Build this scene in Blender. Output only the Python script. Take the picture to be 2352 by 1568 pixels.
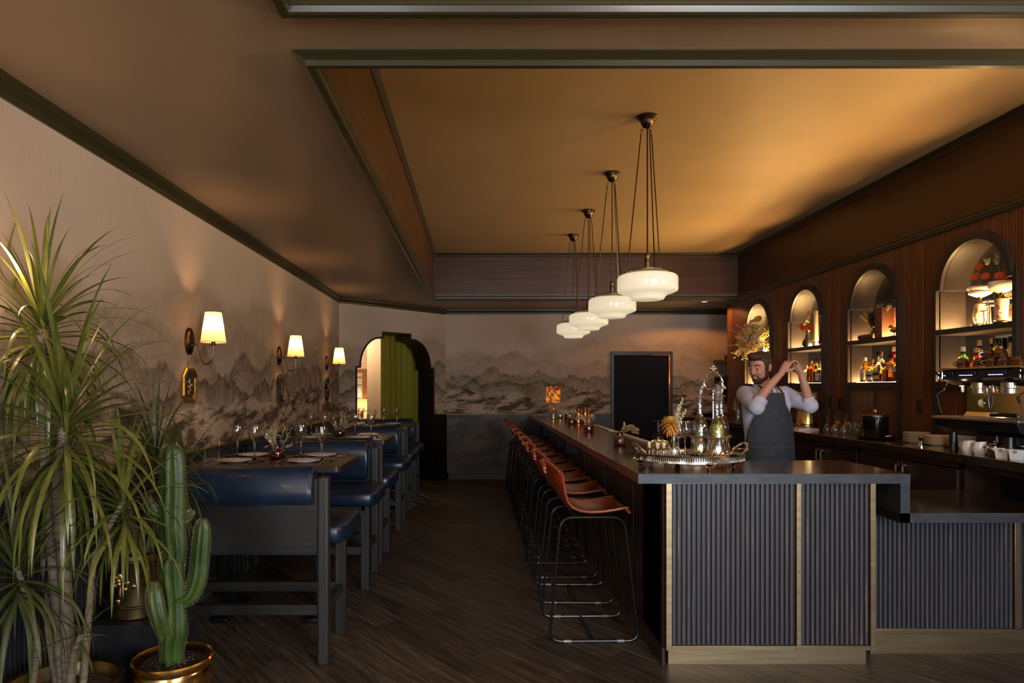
import bpy, bmesh, math, random
from mathutils import Vector, Matrix
PI=math.pi
sc=bpy.context.scene
for o in list(bpy.data.objects): bpy.data.objects.remove(o)
COL=sc.collection
# ---------------------------------------------------------------- camera, world, exposure
cam=bpy.data.cameras.new('camera'); camo=bpy.data.objects.new('camera',cam); COL.objects.link(camo)
camo.location=(0,0,1.535); camo.rotation_euler=(PI/2,0,0)
cam.sensor_width=36; cam.sensor_fit='HORIZONTAL'; cam.lens=1510/2352*36
cam.shift_x=(1176-1098)/2352; cam.shift_y=(889-784)/2352; cam.clip_start=.05
sc.camera=camo
sc.view_settings.view_transform='Standard'; sc.view_settings.look='None'
sc.view_settings.gamma=1; sc.view_settings.use_curve_mapping=False
sc.view_settings.exposure=0.0
w=bpy.data.worlds.new('world'); sc.world=w; w.use_nodes=True
w.node_tree.nodes['Background'].inputs[0].default_value=(.42,.55,.8,1)
w.node_tree.nodes['Background'].inputs[1].default_value=.25
cy=sc.cycles
cy.max_bounces=14; cy.diffuse_bounces=4; cy.glossy_bounces=4; cy.transmission_bounces=14; cy.transparent_max_bounces=16
cy.caustics_reflective=False; cy.caustics_refractive=False; cy.sample_clamp_indirect=3.0; cy.sample_clamp_direct=0
cy.use_denoising=True; cy.blur_glossy=.6
try: cy.use_light_tree=True
except Exception: pass
def lamp(name,kind,loc,energy,col,rot=(0,0,0),size=None,size_y=None,radius=None,parent=None):
    l=bpy.data.lights.new(name,kind); l.energy=energy; l.color=col
    if kind=='AREA':
        l.shape='RECTANGLE'; l.size=size; l.size_y=size_y or size
    elif radius is not None: l.shadow_soft_size=radius
    o=bpy.data.objects.new(name,l); COL.objects.link(o); o.location=loc; o.rotation_euler=rot
    if parent: o.parent=parent
    return o
# daylight through the two street windows behind the viewer
E_WIN_R,E_WIN_L=290,85
lamp('daylight','AREA',(2.7,-2.93,1.7),E_WIN_R,(.74,.85,1.0),(PI/2,0,0),2.2,2.0)
lamp('daylight','AREA',(-1.2,-2.93,1.75),E_WIN_L,(.85,.92,1.0),(PI/2,0,0),1.0,1.9)

# added unseen fill lamps behind the viewer, warming the left wall and room
for y in (.55,-1.0): lamp('front_fill','POINT',(1.217,y,2.3),46,(1,.72,.44),radius=.2)
# added unseen lamp past the right edge, brightening the soffit between the trays
for y in (2.44,): lamp('soffit_fill','AREA',(3.72,y,2.1),85,(1,.70,.42),(0,math.radians(140),0),.25,.7)
# warm strip light lying in the angle above the moulding of the back bar, aimed out across the tray ceiling
q=lamp('cove_strip','AREA',(3.742,6.35,2.875),17,(1,.78,.32),(0,math.radians(109),0),.02,5.6); q.data.spread=math.radians(62)

# ---------------------------------------------------------------- mesh helpers
class MB:
    def __init__(s): s.v=[]; s.f=[]
    def add(s,vs,fs,M=None):
        n=len(s.v)
        for p in vs:
            p=Vector(p); s.v.append(M@p if M is not None else p)
        s.f+= [tuple(i+n for i in f) for f in fs]; return s
    def box(s,x0,x1,y0,y1,z0,z1,M=None):
        return s.add([(x0,y0,z0),(x1,y0,z0),(x1,y1,z0),(x0,y1,z0),(x0,y0,z1),(x1,y0,z1),(x1,y1,z1),(x0,y1,z1)],
              [(3,2,1,0),(4,5,6,7),(0,1,5,4),(1,2,6,5),(2,3,7,6),(3,0,4,7)],M)
    def lathe(s,prof,n=24,c=(0,0,0),M=None,sx=1,sy=1,fl=None):
        vs=[];fs=[];rings=[]
        for r,z in prof:
            if r<1e-5: rings.append([len(vs)]); vs.append((c[0],c[1],c[2]+z))
            else:
                k=len(vs); rings.append(list(range(k,k+n)))
                for i in range(n):
                    a=2*PI*i/n; q=r*(fl(a,z) if fl else 1); vs.append((c[0]+q*math.cos(a)*sx,c[1]+q*math.sin(a)*sy,c[2]+z))
        for a,b in zip(rings,rings[1:]):
            if len(a)==1 and len(b)==1: continue
            for i in range(n):
                j=(i+1)%n
                if len(a)==1: fs.append((a[0],b[j],b[i]))
                elif len(b)==1: fs.append((a[i],a[j],b[0]))
                else: fs.append((a[i],a[j],b[j],b[i]))
        for R in (rings[0],rings[-1]):
            if len(R)>1: fs.append(tuple(R) if R is rings[-1] else tuple(reversed(R)))
        return s.add(vs,fs,M)
    def tube(s,pts,r,n=8,closed=False,M=None):
        pts=[Vector(p) for p in pts]; m=len(pts); rs=r if isinstance(r,(list,tuple)) else [r]*m
        tan=[]
        for i in range(m):
            a=pts[i-1] if (i>0 or closed) else pts[i]; b=pts[(i+1)%m] if (i<m-1 or closed) else pts[i]
            t=b-a; tan.append(t.normalized() if t.length>1e-9 else Vector((0,0,1)))
        up=Vector((0,0,1)) if abs(tan[0].z)<.9 else Vector((1,0,0))
        nn=tan[0].cross(up).normalized(); vs=[];fs=[]
        for i in range(m):
            if i: 
                nn=nn-tan[i]*nn.dot(tan[i])
                nn=nn.normalized() if nn.length>1e-6 else tan[i].orthogonal().normalized()
            b=tan[i].cross(nn)
            for k in range(n):
                a=2*PI*k/n; vs.append(pts[i]+(nn*math.cos(a)+b*math.sin(a))*rs[i])
        for i in range(m if closed else m-1):
            j=(i+1)%m
            for k in range(n): fs.append((i*n+k,i*n+(k+1)%n,j*n+(k+1)%n,j*n+k))
        if not closed: fs.append(tuple(range(n-1,-1,-1))); fs.append(tuple(range((m-1)*n,m*n)))
        return s.add(vs,fs,M)
    def prism(s,poly,h,M=None,z0=0):
        n=len(poly)
        return s.add([(x,y,z0) for x,y in poly]+[(x,y,z0+h) for x,y in poly],
            [tuple(range(n-1,-1,-1)),tuple(range(n,2*n))]+[(i,(i+1)%n,n+(i+1)%n,n+i) for i in range(n)],M)
    def sph(s,c,r,nu=12,nv=8,M=None,fn=None):
        if not isinstance(r,(tuple,list)): r=(r,r,r)
        vs=[(c[0],c[1],c[2]-r[2])];fs=[]
        for j in range(1,nv):
            t=PI*j/nv-PI/2
            for i in range(nu):
                a=2*PI*i/nu; vs.append((c[0]+r[0]*math.cos(t)*math.cos(a),c[1]+r[1]*math.cos(t)*math.sin(a),c[2]+r[2]*math.sin(t)))
        vs.append((c[0],c[1],c[2]+r[2])); L=len(vs)-1
        for i in range(nu):
            k=(i+1)%nu
            fs.append((0,1+k,1+i)); fs.append((L,L-nu+i,L-nu+k))
            for j in range(nv-2):
                a=1+j*nu; fs.append((a+i,a+k,a+nu+k,a+nu+i))
        return s.add(vs,fs,M)
    def grid(s,fn,nu,nv,M=None,cu=False):
        vs=[fn(i/(nu if cu else nu-1),j/(nv-1)) for j in range(nv) for i in range(nu)]
        fs=[(j*nu+i,j*nu+(i+1)%nu,(j+1)*nu+(i+1)%nu,(j+1)*nu+i) for j in range(nv-1) for i in range(nu if cu else nu-1)]
        return s.add(vs,fs,M)
    def leaf(s,pts,ws,side,fold=.25,M=None):
        side=Vector(side).normalized(); vs=[];fs=[]
        pts=[Vector(p) for p in pts]
        for i,p in enumerate(pts):
            t=(pts[min(i+1,len(pts)-1)]-pts[max(i-1,0)]).normalized(); up=side.cross(t)
            vs+= [p+side*ws[i]+up*ws[i]*fold,p,p-side*ws[i]+up*ws[i]*fold]
        for i in range(len(pts)-1):
            a=3*i; fs+=[(a,a+1,a+4,a+3),(a+1,a+2,a+5,a+4)]
        return s.add(vs,fs,M)
    def sweep(s,prof,pts,closed=False):
        # prof: (d,z) with d to the right of the travel direction
        pts=[Vector((p[0],p[1],0)) for p in pts]; m=len(pts); vs=[];fs=[]; n=len(prof)
        def nrm(a,b):
            t=(b-a).normalized(); return Vector((t.y,-t.x,0))
        for i in range(m):
            ns=[]
            if i>0 or closed: ns.append(nrm(pts[i-1],pts[i]))
            if i<m-1 or closed: ns.append(nrm(pts[i],pts[(i+1)%m]))
            q=sum(ns,Vector((0,0,0))); q.normalize(); q=q/max(.2,q.dot(ns[0]))
            for d,z in prof: vs.append(pts[i]+q*d+Vector((0,0,z)))
        for i in range(m if closed else m-1):
            j=(i+1)%m
            for k in range(n): fs.append((i*n+k,i*n+(k+1)%n,j*n+(k+1)%n,j*n+k))
        if not closed: fs.append(tuple(range(n))); fs.append(tuple(range(m*n-1,(m-1)*n-1,-1)))
        return s.add(vs,fs)
    def build(s,name,mat,parent=None,bevel=0,sub=0,ang=35,solid=0,flat=False,seg=2):
        me=bpy.data.meshes.new(name); me.from_pydata([tuple(v) for v in s.v],[],s.f)
        bm=bmesh.new(); bm.from_mesh(me); bmesh.ops.recalc_face_normals(bm,faces=bm.faces); bm.to_mesh(me); bm.free()
        if not flat:
            for p in me.polygons: p.use_smooth=True
            me.set_sharp_from_angle(angle=math.radians(ang))
        me.materials.append(mat)
        o=bpy.data.objects.new(name,me); COL.objects.link(o)
        if parent: o.parent=parent
        if solid:
            md=o.modifiers.new('solidify','SOLIDIFY'); md.thickness=solid; md.offset=0
        if bevel:
            md=o.modifiers.new('bevel','BEVEL'); md.width=bevel; md.segments=seg; md.limit_method='ANGLE'; md.angle_limit=math.radians(40)
            if not flat: md.harden_normals=False
        if sub:
            md=o.modifiers.new('subdivision','SUBSURF'); md.levels=sub; md.render_levels=sub
        return o
def tag(o,label,cat,group=None,kind=None):
    o['label']=label; o['category']=cat
    if group: o['group']=group
    if kind: o['kind']=kind
    return o
def thing(name,label,cat,loc=(0,0,0),rz=0,group=None):
    o=bpy.data.objects.new(name,None); COL.objects.link(o); o.empty_display_size=.05
    o.location=loc; o.rotation_euler=(0,0,rz); return tag(o,label,cat,group)
def struct(mb,name,mat,**k):
    o=mb.build(name,mat,**k); o['kind']='structure'; return o
def dup(root,loc,rz=0,label=None,group=None):
    def cp(o,par):
        c=o.copy(); COL.objects.link(c)
        if par: c.parent=par
        for ch in [x for x in bpy.data.objects if x.parent==o]: cp(ch,c)
        return c
    r=cp(root,None); r.location=loc; r.rotation_euler=(0,0,rz)
    if label: r['label']=label
    if group: r['group']=group
    return r
def RZ(a): return Matrix.Rotation(a,4,'Z')
def RX(a): return Matrix.Rotation(a,4,'X')
def RY(a): return Matrix.Rotation(a,4,'Y')
def TR(*p): return Matrix.Translation(p if len(p)==3 else p[0])
def bez(p0,p1,p2,p3,n=8):
    p0,p1,p2,p3=map(Vector,(p0,p1,p2,p3)); out=[]
    for i in range(n+1):
        t=i/n; out.append(p0*(1-t)**3+p1*3*t*(1-t)**2+p2*3*t*t*(1-t)+p3*t**3)
    return out
def rounded(pts,r,n=4):
    pts=[Vector(p) for p in pts]; out=[]; m=len(pts)
    for i in range(m):
        p=pts[i]; a=(pts[i-1]-p); b=(pts[(i+1)%m]-p); rr=min(r,a.length*.45,b.length*.45)
        a=p+a.normalized()*rr; b=p+b.normalized()*rr
        for k in range(n+1):
            t=k/n; out.append(a*(1-t)**2+p*2*t*(1-t)+b*t*t)
    return out
# ---------------------------------------------------------------- materials
def nodes(name):
    m=bpy.data.materials.new(name); m.use_nodes=True; nt=m.node_tree
    return m,nt,nt.nodes,nt.links,nt.nodes['Principled BSDF']
def c4(c): return (c[0],c[1],c[2],1)
def mat(name,col,rough=.5,metal=0,coat=0,trans=0,ior=1.45,emit=None,es=0,col2=None,nsc=(8,8,8),nfac=1,detail=5,bump=0,bsc=None,sub=0,spec=.5,alpha=1,crough=.1,lo=.35,hi=.65):
    m,nt,N,L,b=nodes(name)
    b.inputs['Base Color'].default_value=c4(col); b.inputs['Roughness'].default_value=rough
    b.inputs['Metallic'].default_value=metal; b.inputs['IOR'].default_value=ior
    b.inputs['Coat Weight'].default_value=coat; b.inputs['Coat Roughness'].default_value=crough
    b.inputs['Transmission Weight'].default_value=trans; b.inputs['Specular IOR Level'].default_value=spec
    if emit: b.inputs['Emission Color'].default_value=c4(emit); b.inputs['Emission Strength'].default_value=es
    if col2 or bump:
        tc=N.new('ShaderNodeTexCoord')
    if col2:
        mp=N.new('ShaderNodeMapping'); mp.inputs['Scale'].default_value=nsc; L.new(tc.outputs['Object'],mp.inputs[0])
        nz=N.new('ShaderNodeTexNoise'); nz.inputs['Scale'].default_value=1; nz.inputs['Detail'].default_value=detail; L.new(mp.outputs[0],nz.inputs['Vector'])
        cr=N.new('ShaderNodeValToRGB'); cr.color_ramp.elements[0].position=lo; cr.color_ramp.elements[1].position=hi
        cr.color_ramp.elements[0].color=c4(col); cr.color_ramp.elements[1].color=c4(col2)
        L.new(nz.outputs['Fac'],cr.inputs[0]); L.new(cr.outputs[0],b.inputs['Base Color'])
    if bump:
        mp2=N.new('ShaderNodeMapping'); mp2.inputs['Scale'].default_value=bsc or nsc; L.new(tc.outputs['Object'],mp2.inputs[0])
        n2=N.new('ShaderNodeTexNoise'); n2.inputs['Scale'].default_value=1; n2.inputs['Detail'].default_value=4; L.new(mp2.outputs[0],n2.inputs['Vector'])
        bp=N.new('ShaderNodeBump'); bp.inputs['Strength'].default_value=bump; bp.inputs['Distance'].default_value=.01
        L.new(n2.outputs['Fac'],bp.inputs['Height']); L.new(bp.outputs[0],b.inputs['Normal'])
    return m
def glass(name,col=(1,1,1),rough=0,ior=1.48): return mat(name,col,rough,trans=1,ior=ior,spec=.5)
def thin(name,col=(1,1,1),edge=.75,base=.05,rough=.01,blend=.35,bump=0,bsc=60):
    # thin-walled glass: clear body that reflects more towards its edges
    m,nt,N,L,b=nodes(name); N.remove(b)
    t=N.new('ShaderNodeBsdfTransparent'); t.inputs[0].default_value=c4(col)
    g=N.new('ShaderNodeBsdfGlossy'); g.inputs['Roughness'].default_value=rough
    w_=N.new('ShaderNodeLayerWeight'); w_.inputs[0].default_value=blend
    k=N.new('ShaderNodeMath'); k.operation='MULTIPLY_ADD'; k.inputs[1].default_value=edge; k.inputs[2].default_value=base; k.use_clamp=True
    L.new(w_.outputs['Facing'],k.inputs[0]); x=N.new('ShaderNodeMixShader'); L.new(k.outputs[0],x.inputs[0]); L.new(t.outputs[0],x.inputs[1]); L.new(g.outputs[0],x.inputs[2])
    if bump:
        tc=N.new('ShaderNodeTexCoord'); v=N.new('ShaderNodeTexVoronoi'); v.inputs['Scale'].default_value=bsc; L.new(tc.outputs['Object'],v.inputs['Vector'])
        bp=N.new('ShaderNodeBump'); bp.inputs['Strength'].default_value=bump; bp.inputs['Distance'].default_value=.01; L.new(v.outputs['Distance'],bp.inputs['Height'])
        L.new(bp.outputs[0],g.inputs['Normal']); L.new(bp.outputs[0],w_.inputs['Normal'])
    L.new(x.outputs[0],N['Material Output'].inputs[0]); return m
def emitter(name,col,s):
    m,nt,N,L,b=nodes(name); N.remove(b); e=N.new('ShaderNodeEmission'); e.inputs[0].default_value=c4(col); e.inputs[1].default_value=s
    L.new(e.outputs[0],N['Material Output'].inputs[0]); return m
def wood(name,c1,c2,scale=(2,30,30),rough=.45,bump=.15,coat=0):
    return mat(name,c1,rough,col2=c2,nsc=scale,detail=8,bump=bump,bsc=tuple(x*2 for x in scale),coat=coat,lo=.3,hi=.7)
def shade_mat(name,col,t):
    m,nt,N,L,b=nodes(name); b.inputs['Base Color'].default_value=c4(col); b.inputs['Roughness'].default_value=.8
    tr=N.new('ShaderNodeBsdfTranslucent'); tr.inputs[0].default_value=c4(col); mx=N.new('ShaderNodeMixShader'); mx.inputs[0].default_value=t
    L.new(b.outputs[0],mx.inputs[1]); L.new(tr.outputs[0],mx.inputs[2]); L.new(mx.outputs[0],N['Material Output'].inputs[0]); return m
def mural(name,dx,dy,seed):
    m,nt,N,L,b=nodes(name); b.inputs['Roughness'].default_value=.75; b.inputs['Specular IOR Level'].default_value=.25
    tc=N.new('ShaderNodeTexCoord'); sp=N.new('ShaderNodeSeparateXYZ'); L.new(tc.outputs['Object'],sp.inputs[0])
    def M(op,a,c=None,d=None,clamp=False):
        n=N.new('ShaderNodeMath'); n.operation=op; n.use_clamp=clamp
        for i,x in enumerate((a,c,d)):
            if x is None: continue
            if isinstance(x,(int,float)): n.inputs[i].default_value=x
            else: L.new(x,n.inputs[i])
        return n.outputs[0]
    u=M('ADD',M('MULTIPLY',sp.outputs[0],dx),M('MULTIPLY',sp.outputs[1],dy)); z=sp.outputs[2]
    def noise(su,sz,off,det=4,rough=.55,shear=0):
        cb=N.new('ShaderNodeCombineXYZ')
        uu=M('ADD',M('MULTIPLY',u,su),M('MULTIPLY',z,shear*su)) if shear else M('MULTIPLY',u,su)
        L.new(uu,cb.inputs[0]); cb.inputs[2].default_value=off+seed
        if sz: L.new(M('MULTIPLY',z,sz),cb.inputs[1])
        n=N.new('ShaderNodeTexNoise'); n.inputs['Scale'].default_value=1; n.inputs['Detail'].default_value=det; n.inputs['Roughness'].default_value=rough
        L.new(cb.outputs[0],n.inputs['Vector']); return n.outputs['Fac']
    def mix(f,a,c):
        n=N.new('ShaderNodeMix'); n.data_type='RGBA'
        L.new(f,n.inputs[0])
        for i,x in ((6,a),(7,c)):
            if isinstance(x,tuple): n.inputs[i].default_value=c4(x)
            else: L.new(x,n.inputs[i])
        return n.outputs[2]
    paper=(.56,.43,.325); mist=(.50,.38,.275); olive=(.24,.18,.115); dark=(.075,.055,.035); rock=(.50,.37,.26)
    cloud=noise(.8,1.1,3.3,5)
    col=mix(M('MULTIPLY',M('SUBTRACT',cloud,.45,clamp=True),1.6,clamp=True),paper,(.36,.28,.19))
    fine=noise(22,26,9.1,3); blot=noise(9,11,5.5,5,.65); trees=noise(34,17,2.2,3,.6)
    lay=[(2.25,.62,.75,1.5,olive,.40),(2.0,.6,1.0,2.0,olive,.6),(1.78,.55,1.4,2.6,(.12,.088,.05),.8),(1.55,.4,1.8,4,(.085,.062,.036),.95)]
    for i,(a,amp,f,k,cd,st) in enumerate(lay):
        r=M('ADD',M('MULTIPLY',M('SUBTRACT',noise(f,0,7.7*i+1.3,5,.5),.5),2*amp),a)
        r=M('ADD',r,M('MULTIPLY',M('SUBTRACT',blot,.5),.10)) 
        t=M('SUBTRACT',r,z)
        inside=M('MULTIPLY',t,(7,14,26,45)[i],clamp=True)
        fade=M('POWER',2.718,M('MULTIPLY',t,-k))
        tx=M('ADD',M('MULTIPLY',M('SUBTRACT',blot,.5),2.2),M('MULTIPLY',M('SUBTRACT',trees,.5),1.6 if i>1 else .7))
        amt=M('MULTIPLY',M('ADD',M('MULTIPLY',fade,st),M('MULTIPLY',tx,.55 if i else .3),clamp=True),1.0)
        body=mix(amt,mist,cd)
        col=mix(inside,col,body)
    # rocky foreground with diagonal strata
    r=M('ADD',M('MULTIPLY',M('SUBTRACT',noise(1.3,0,41.,5,.5),.5),.75),1.42)
    t=M('SUBTRACT',r,z); inside=M('MULTIPLY',t,60,clamp=True)
    st=noise(2.2,6.0,13.,7,.60,shear=-1.0); st2=noise(7,15,17.,5,.65,shear=-.9)
    v=M('ADD',M('MULTIPLY',M('SUBTRACT',st,.5),6.0),M('MULTIPLY',M('SUBTRACT',st2,.5),3.6))
    v=M('ADD',v,.56,clamp=True)
    fg=mix(v,dark,rock); fg=mix(M('MULTIPLY',M('SUBTRACT',fine,.55,clamp=True),2.5,clamp=True),fg,dark)
    col=mix(inside,col,fg)
    # printed linen weave
    wv=noise(160,6,21.,2); col=mix(M('MULTIPLY',M('SUBTRACT',wv,.5,clamp=True),.5,clamp=True),col,(.12,.09,.06))
    L.new(col,b.inputs['Base Color'])
    return m
def floor_mat():
    m,nt,N,L,b=nodes('floor_planks'); tc=N.new('ShaderNodeTexCoord')
    mp=N.new('ShaderNodeMapping'); mp.inputs['Rotation'].default_value=(0,0,math.radians(52)); L.new(tc.outputs['Object'],mp.inputs[0])
    br=N.new('ShaderNodeTexBrick'); br.offset=.37; br.inputs['Scale'].default_value=1; br.inputs['Brick Width'].default_value=1.25; br.inputs['Row Height'].default_value=.19
    br.inputs['Mortar Size'].default_value=.0018; br.inputs['Mortar Smooth'].default_value=.1; br.inputs['Bias'].default_value=0
    br.inputs['Color1'].default_value=(.055,.043,.033,1); br.inputs['Color2'].default_value=(.105,.083,.063,1); br.inputs['Mortar'].default_value=(.20,.175,.15,1)
    L.new(mp.outputs[0],br.inputs['Vector'])
    m2=N.new('ShaderNodeMapping'); m2.inputs['Scale'].default_value=(1.6,22,1); L.new(mp.outputs[0],m2.inputs[0])
    nz=N.new('ShaderNodeTexNoise'); nz.inputs['Scale'].default_value=1.6; nz.inputs['Detail'].default_value=9; nz.inputs['Roughness'].default_value=.65; nz.inputs['Distortion'].default_value=.8; L.new(m2.outputs[0],nz.inputs['Vector'])
    cr=N.new('ShaderNodeValToRGB'); cr.color_ramp.elements[0].position=.34; cr.color_ramp.elements[1].position=.68
    cr.color_ramp.elements[0].color=(.30,.28,.27,1); cr.color_ramp.elements[1].color=(1.5,1.45,1.4,1); L.new(nz.outputs['Fac'],cr.inputs[0])
    mx=N.new('ShaderNodeMix'); mx.data_type='RGBA'; mx.blend_type='MULTIPLY'; mx.inputs[0].default_value=1
    L.new(br.outputs['Color'],mx.inputs[6]); L.new(cr.outputs[0],mx.inputs[7]); L.new(mx.outputs[2],b.inputs['Base Color'])
    b.inputs['Roughness'].default_value=.42; b.inputs['Specular IOR Level'].default_value=.45
    bp=N.new('ShaderNodeBump'); bp.inputs['Strength'].default_value=.25; bp.inputs['Distance'].default_value=.004
    L.new(nz.outputs['Fac'],bp.inputs['Height']); L.new(bp.outputs[0],b.inputs['Normal']); return m
K={}
K['floor']=floor_mat()
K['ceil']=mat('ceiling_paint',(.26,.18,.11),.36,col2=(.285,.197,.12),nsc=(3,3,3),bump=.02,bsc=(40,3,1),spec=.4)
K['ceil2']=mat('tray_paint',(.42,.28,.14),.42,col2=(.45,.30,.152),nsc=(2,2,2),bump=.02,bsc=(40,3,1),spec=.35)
K['trim']=mat('olive_gloss_trim',(.034,.028,.011),.33,coat=.06)
K['walnut']=wood('walnut_panel',(.060,.022,.007),(.11,.042,.012),(1.2,18,18),.38)
K['walnutv']=wood('walnut_slats',(.080,.026,.006),(.15,.052,.012),(30,30,2),.4)
K['nframe']=mat('niche_frame_paint',(.028,.022,.018),.35)
K['blackpaint']=mat('black_satin_paint',(.006,.005,.005),.4)
K['wainscot']=mat('charcoal_slats',(.018,.018,.021),.45,col2=(.032,.032,.036),nsc=(40,40,3),bump=.2)
K['base']=mat('grey_green_baseboard',(.075,.08,.06),.5)
K['muralL']=mural('mural_paper_left',0,1,0); K['muralA']=mural('mural_paper_corner',.69,.72,30); K['muralB']=mural('mural_paper_back',1,0,60)
K['cream']=mat('cream_plaster',(.72,.56,.42),.7)
K['brass']=mat('brushed_brass',(.40,.29,.165),.38,metal=1,col2=(.31,.222,.12),nsc=(3,3,40),bump=.05)
K['brassp']=mat('polished_brass',(.80,.54,.19),.17,metal=1,bump=.03,bsc=(14,14,14))
K['brassold']=mat('aged_brass',(.26,.19,.085),.34,metal=1,col2=(.16,.115,.05),nsc=(14,14,14),bump=.1)
K['bronze']=mat('dark_bronze',(.10,.065,.035),.28,metal=1)
K['silver']=mat('antique_silver',(.72,.68,.60),.16,metal=1,bump=.08,bsc=(60,60,60))
K['steel']=mat('polished_steel',(.62,.60,.58),.16,metal=1)
K['steelb']=mat('brushed_steel',(.55,.47,.36),.28,metal=1)
K['copper']=mat('copper',(.78,.30,.12),.18,metal=1)
K['gold']=mat('gilt',(.62,.38,.10),.34,metal=1,bump=.12,bsc=(90,90,90))
K['iron']=mat('gunmetal_rod',(.05,.05,.055),.3,metal=.9)
K['ltop']=mat('dark_stained_top',(.022,.013,.008),.22,col2=(.036,.021,.012),nsc=(2,26,26),bump=.03,coat=1.0,crough=.14)
K['ztop']=mat('zinc_edge',(.036,.038,.042),.42,metal=.3,col2=(.056,.059,.064),nsc=(9,9,20),bump=.08)
K['flute']=mat('worn_black_slats',(.048,.051,.058),.42,col2=(.16,.122,.10),nsc=(60,60,3.2),detail=6,bump=.15,lo=.58,hi=.78)
K['reddark']=mat('dark_mahogany',(.022,.009,.006),.4,col2=(.03,.012,.008),nsc=(40,40,2))
K['leather']=mat('tan_leather',(.235,.034,.010),.32,col2=(.33,.058,.017),nsc=(9,9,9),bump=.05,bsc=(160,160,160),coat=.25,crough=.25)
K['stitch']=mat('leather_edge',(.42,.13,.05),.5,bump=.4,bsc=(220,220,220))
K['blue']=mat('navy_leather',(.007,.016,.034),.32,col2=(.010,.023,.048),nsc=(7,7,7),bump=.06,bsc=(120,120,120),coat=.1)
K['greywood']=wood('grey_stained_oak',(.021,.019,.016),(.034,.031,.027),(30,30,2.2),.5)
K['greywoodh_shaded']=wood('grey_oak_panel_shaded',(.011,.010,.0085),(.017,.0155,.013),(2.2,30,30),.5)  # settee panel oak, darkened to hold the shade the plants cast on it
K['ttop']=mat('umber_table_top',(.030,.021,.015),.3,col2=(.038,.027,.019),nsc=(3,40,40),bump=.02)
K['glass']=thin('clear_glass',(.97,.97,.96)); K['amber']=thin('amber_glass',(.70,.38,.09),.6,.09); K['solidglass']=glass('solid_glass',(1,1,1),0,1.46); K['brown']=glass('brown_bottle',(.22,.06,.01))
K['opal']=mat('opal_glass',(.46,.41,.33),.12,coat=.5,emit=(1,.83,.56),es=.70)
K['linen']=shade_mat('linen_shade',(.95,.74,.40),.36)
K['white']=mat('white_porcelain',(.75,.72,.68),.2,coat=.3)
K['plate']=mat('rose_plate',(.70,.62,.58),.25,col2=(.48,.25,.24),nsc=(26,26,26),lo=.54,hi=.68,coat=.3)
K['platerim']=mat('stoneware',(.52,.36,.2),.4)
K['dry']=mat('dried_straw',(.42,.33,.18),.8,col2=(.55,.45,.27),nsc=(30,30,30))
K['drygreen']=mat('dried_green',(.16,.17,.06),.7); K['rust']=mat('rust_petal',(.42,.07,.015),.6); K['mum']=mat('chrysanthemum',(.72,.36,.05),.6,col2=(.60,.20,.04),nsc=(25,25,25))
K['mumy']=mat('yellow_petal',(.75,.47,.09),.6); K['leafy']=mat('leaf_green',(.10,.17,.04),.5)
K['drac']=mat('dracaena_leaf',(.060,.088,.012),.34,col2=(.15,.145,.028),nsc=(9,9,9),coat=.15)
K['drac2']=mat('dracaena_leaf_dark',(.032,.05,.013),.42,col2=(.08,.078,.026),nsc=(9,9,9))
K['trunk']=mat('pale_cane',(.22,.165,.11),.7,col2=(.13,.095,.06),nsc=(10,10,70),bump=.6,bsc=(10,10,90))
K['cactus']=mat('cactus_skin',(.022,.05,.007),.4,col2=(.06,.10,.02),nsc=(14,14,9),bump=.1)
K['spine']=mat('cactus_spine',(.30,.22,.12),.6); K['soil']=mat('potting_soil',(.05,.035,.022),.9,col2=(.16,.12,.08),nsc=(60,60,60),bump=1)
K['blackw']=mat('black_plinth_wood',(.010,.010,.012),.5,col2=(.018,.018,.021),nsc=(40,40,3),bump=.1)
K['curtain']=mat('olive_velvet',(.25,.215,.014),.8); K['navy']=mat('navy_door_paint',(.003,.003,.006),.6,spec=.15)
K['mirror']=mat('antique_mirror',(.26,.25,.225),.1,metal=1)
K['nback']=mat('niche_bronze_lining',(.020,.0154,.0138),.4,metal=.1,col2=(.014,.0107,.0095),nsc=(30,30,30))
K['led']=emitter('led_panel',(1,.58,.22),132)
K['black']=mat('black_plastic',(.008,.008,.009),.3); K['rubber']=mat('black_rubber',(.012,.012,.012),.7)
K['skin']=mat('skin',(.48,.22,.14),.5,col2=(.52,.26,.17),nsc=(14,14,14)); K['hair']=mat('auburn_hair',(.05,.018,.008),.6,bump=.6,bsc=(160,160,30)); 
K['shirt']=mat('pale_shirt',(.50,.48,.56),.8,bump=.3,bsc=(9,9,9)); K['apron']=mat('charcoal_denim',(.022,.026,.031),.75,col2=(.034,.038,.044),nsc=(30,30,30)); K['strap']=mat('brown_leather_strap',(.12,.035,.015),.5)
K['seam']=mat('khaki_stitching',(.12,.10,.06),.8)
K['blueled']=emitter('blue_led',(.12,.13,1),9)
K['paperw']=mat('label_paper',(.72,.68,.58),.7); K['papery']=mat('label_cream',(.62,.46,.2),.7); K['ink']=mat('label_ink',(.03,.02,.02),.7)
K['corkk']=mat('cork',(.36,.22,.11),.8); K['redcap']=mat('red_foil',(.42,.01,.01),.35); K['bookb']=mat('brown_book_cloth',(.13,.05,.025),.6,bump=.3,bsc=(60,60,60)); K['bookr']=mat('red_book_cover',(.42,.08,.06),.5,col2=(.72,.42,.26),nsc=(30,30,30),lo=.45,hi=.6); K['pages']=mat('page_edges',(.62,.45,.2),.7)
K['wax']=mat('ivory_wax',(.72,.58,.38),.5); K['drift']=mat('driftwood',(.35,.22,.11),.8,bump=.8,bsc=(40,40,12))
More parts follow.
